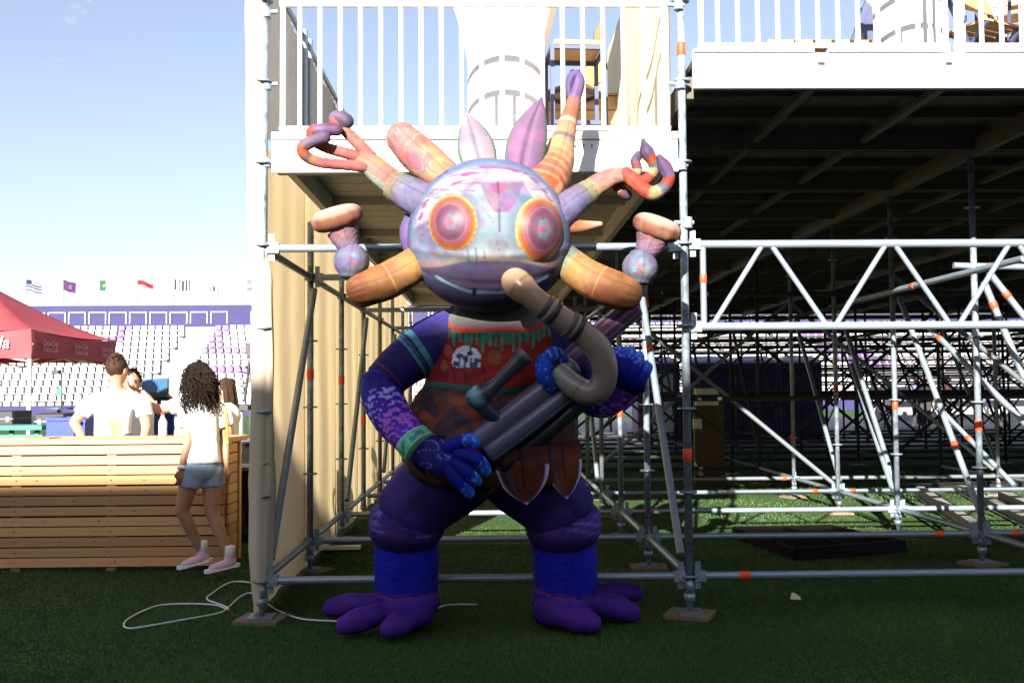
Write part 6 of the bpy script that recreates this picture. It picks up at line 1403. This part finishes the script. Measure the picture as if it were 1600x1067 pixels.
# man with his back to the camera, leaning on the counter
Y1 = 8.62; p = U(180, 690, Y1); J = skeleton(1.70, p.x, Y1, R(180))
J.update({'head': U(184, 578, Y1), 'neck': U(181, 607, Y1), 'chest': U(178, 638, Y1), 'waist': U(176, 672, Y1 + .02), 'pelvis': U(176, 705, Y1 + .02), 'shl': U(138, 632, Y1), 'shr': U(223, 630, Y1 - .02), 'ell': U(116, 660, Y1 - .06), 'wrl': U(131, 690, 8.22), 'elr': U(229, 667, Y1 - .05), 'wrr': U(222, 698, Y1 - .15)})
def back_print(co):
    px, py = proj(co); c = np.repeat(np.array([[.74, .74, .76]]), len(co), 0); fr = co[:, 1] < Y1
    a = fr & (px > 156) & (px < 192) & (py > 656) & (py < 682) ; c = mixc(c, a * .9, (.42, .30, .12)); c = mixc(c, (a & (np.abs(px - 177 - (py - 670) * .2) < 3)) * .8, (.18, .13, .06)); c = mixc(c, (fr & (np.hypot(px - 174, (py - 646) * .8) < 5)) * .5, (.4, .3, .16)); return mixc(c, (fr & (np.abs(np.hypot((px - 168) / 1.5, py - 626) - 6) < 1.6)) * .25, (.4, .35, .4))
person('man in white t-shirt with gold back print, leaning on the counter, seen from behind', 1.72, J, (.25, 1, 0), 'a', 'hair_brown', back_print, build=1.02)
# man facing the camera behind his shoulder
Y2 = 9.08; p = U(207, 690, Y2); J = skeleton(1.68, p.x + .04, Y2, R(8)); J['head'] = U(207, 599, Y2); J['neck'] = U(207, 626, Y2 + .02); J.update({'shl': U(223, 643, Y2), 'shr': U(186, 643, Y2), 'ell': U(227, 682, Y2), 'elr': U(182, 682, Y2)})
person('dark haired man facing the camera behind the leaning man\'s shoulder', 1.66, J, (.28, -1, -.05), 'c', 'hair_dark')
# person whose arm rests on the others, hidden by the curly hair
Y3 = 9.0; p = U(297, 690, Y3); J = skeleton(1.68, p.x, Y3, R(-75)); J.update({'head': U(308, 586, Y3), 'neck': U(300, 618, Y3), 'shr': U(276, 634, Y3 - .18), 'elr': U(250, 641, Y3 - .16), 'wrr': U(222, 612, Y3 - .12), 'shl': U(318, 640, Y3 + .1)})
J['elr'] = U(246, 640, Y3 - .22); J['hdr'] = U(205, 606, Y3 - .12)
person('person in white shirt reaching an arm to the man, hidden behind curly hair', 1.68, J, (-1, -.1, 0), 'a', 'hair_dark', sleeve=.35)
# young woman in profile at the end of the counter
Y4 = 8.7; p = U(354, 690, Y4); J = skeleton(1.58, p.x, Y4, R(-70)); J.update({'head': U(349, 611, Y4), 'neck': U(352, 637, Y4), 'shr': U(352, 648, Y4 - .15), 'elr': U(358, 678, Y4 - .14), 'wrr': U(338, 672, Y4 - .25), 'shl': U(362, 648, Y4 + .12), 'ell': U(362, 680, Y4 + .12), 'wrl': U(345, 684, Y4 + .0)})
person('young woman with long brown hair in profile at the counter\'s end', 1.56, J, (-1, -.55, -.15), 'a', 'hair_brown', female=True, hair_style='long')
# walking young woman with curly hair in front of the counter
Y5 = 7.36; p = U(320, 890, Y5); J = skeleton(1.6, p.x, Y5, R(-118))
J.update({'head': U(304, 590, Y5), 'neck': U(312, 622, Y5 - .02), 'chest': U(315, 655, Y5), 'waist': U(316, 692, Y5), 'pelvis': U(315, 728, Y5),
          'shl': U(290, 640, Y5 - .04), 'ell': U(294, 690, Y5 - .10), 'wrl': U(283, 731, Y5 - .12), 'hdl': U(280, 752, Y5 - .13), 'shr': U(342, 640, Y5 + .08), 'elr': U(352, 690, Y5 + .10), 'wrr': U(354, 724, Y5 + .04), 'hdr': U(358, 742, Y5 + .03),
          'hipl': U(301, 742, Y5 - .04), 'knl': U(284, 797, Y5 - .04), 'anl': U(316, 864, Y5 + .04), 'toel': U(289, 884, Y5 + .02), 'hipr': U(330, 742, Y5 + .06), 'knr': U(331, 800, Y5 + .02), 'anr': U(359, 872, Y5 - .02), 'toer': U(332, 890, Y5 - .05)})
girl = person('young woman with long curly dark hair, white shirt and denim shorts, walking past the counter', 1.6, J, (-1, .45, 0), 'b', 'hair_dark', None, 'denim', True, 'sneaker_pink', .95, True, 'curly')
a, b = U(284, 727, Y5 - .115), U(283, 733, Y5 - .12); tube('wristband', a, b, .031, 'rubber_white', girl)
P = [U(352, 638, Y5 - .03)[:], U(353, 652, Y5 - .05)[:], U(355, 672, Y5 - .03)[:], U(356, 692, Y5 + .02)[:]]; V, F, _, _ = sweep(P, [.010] * 4, n=16, seg=8, flat=.4); mobj('lanyard', V, F, 'lanyard', girl, True)
# far people beyond the scaffold
for px, Y, yaw, mm, lab in ((1432, 33, 20, 'silhouette_pale', 'distant person in pale blue top seen through the scaffold'), (1446, 32, -30, 'silhouette_dark', 'distant person in dark clothes, tallest seen through the scaffold'), (1482, 33, 60, 'silhouette_red', 'distant person in dark red top, right of the others behind the scaffold'), (1388, 34, 0, 'silhouette_dark', 'distant person in dark clothes, leftmost behind the scaffold')):
    p = U(px, 640, Y); J = skeleton(1.72, p.x, Y, R(yaw)); f = (math.sin(R(yaw)), -math.cos(R(yaw)), 0); person(lab, 1.72, J, f, 'b', 'hair_dark', fine=False, group='distant people beyond the scaffold', shirt_mat=mm)
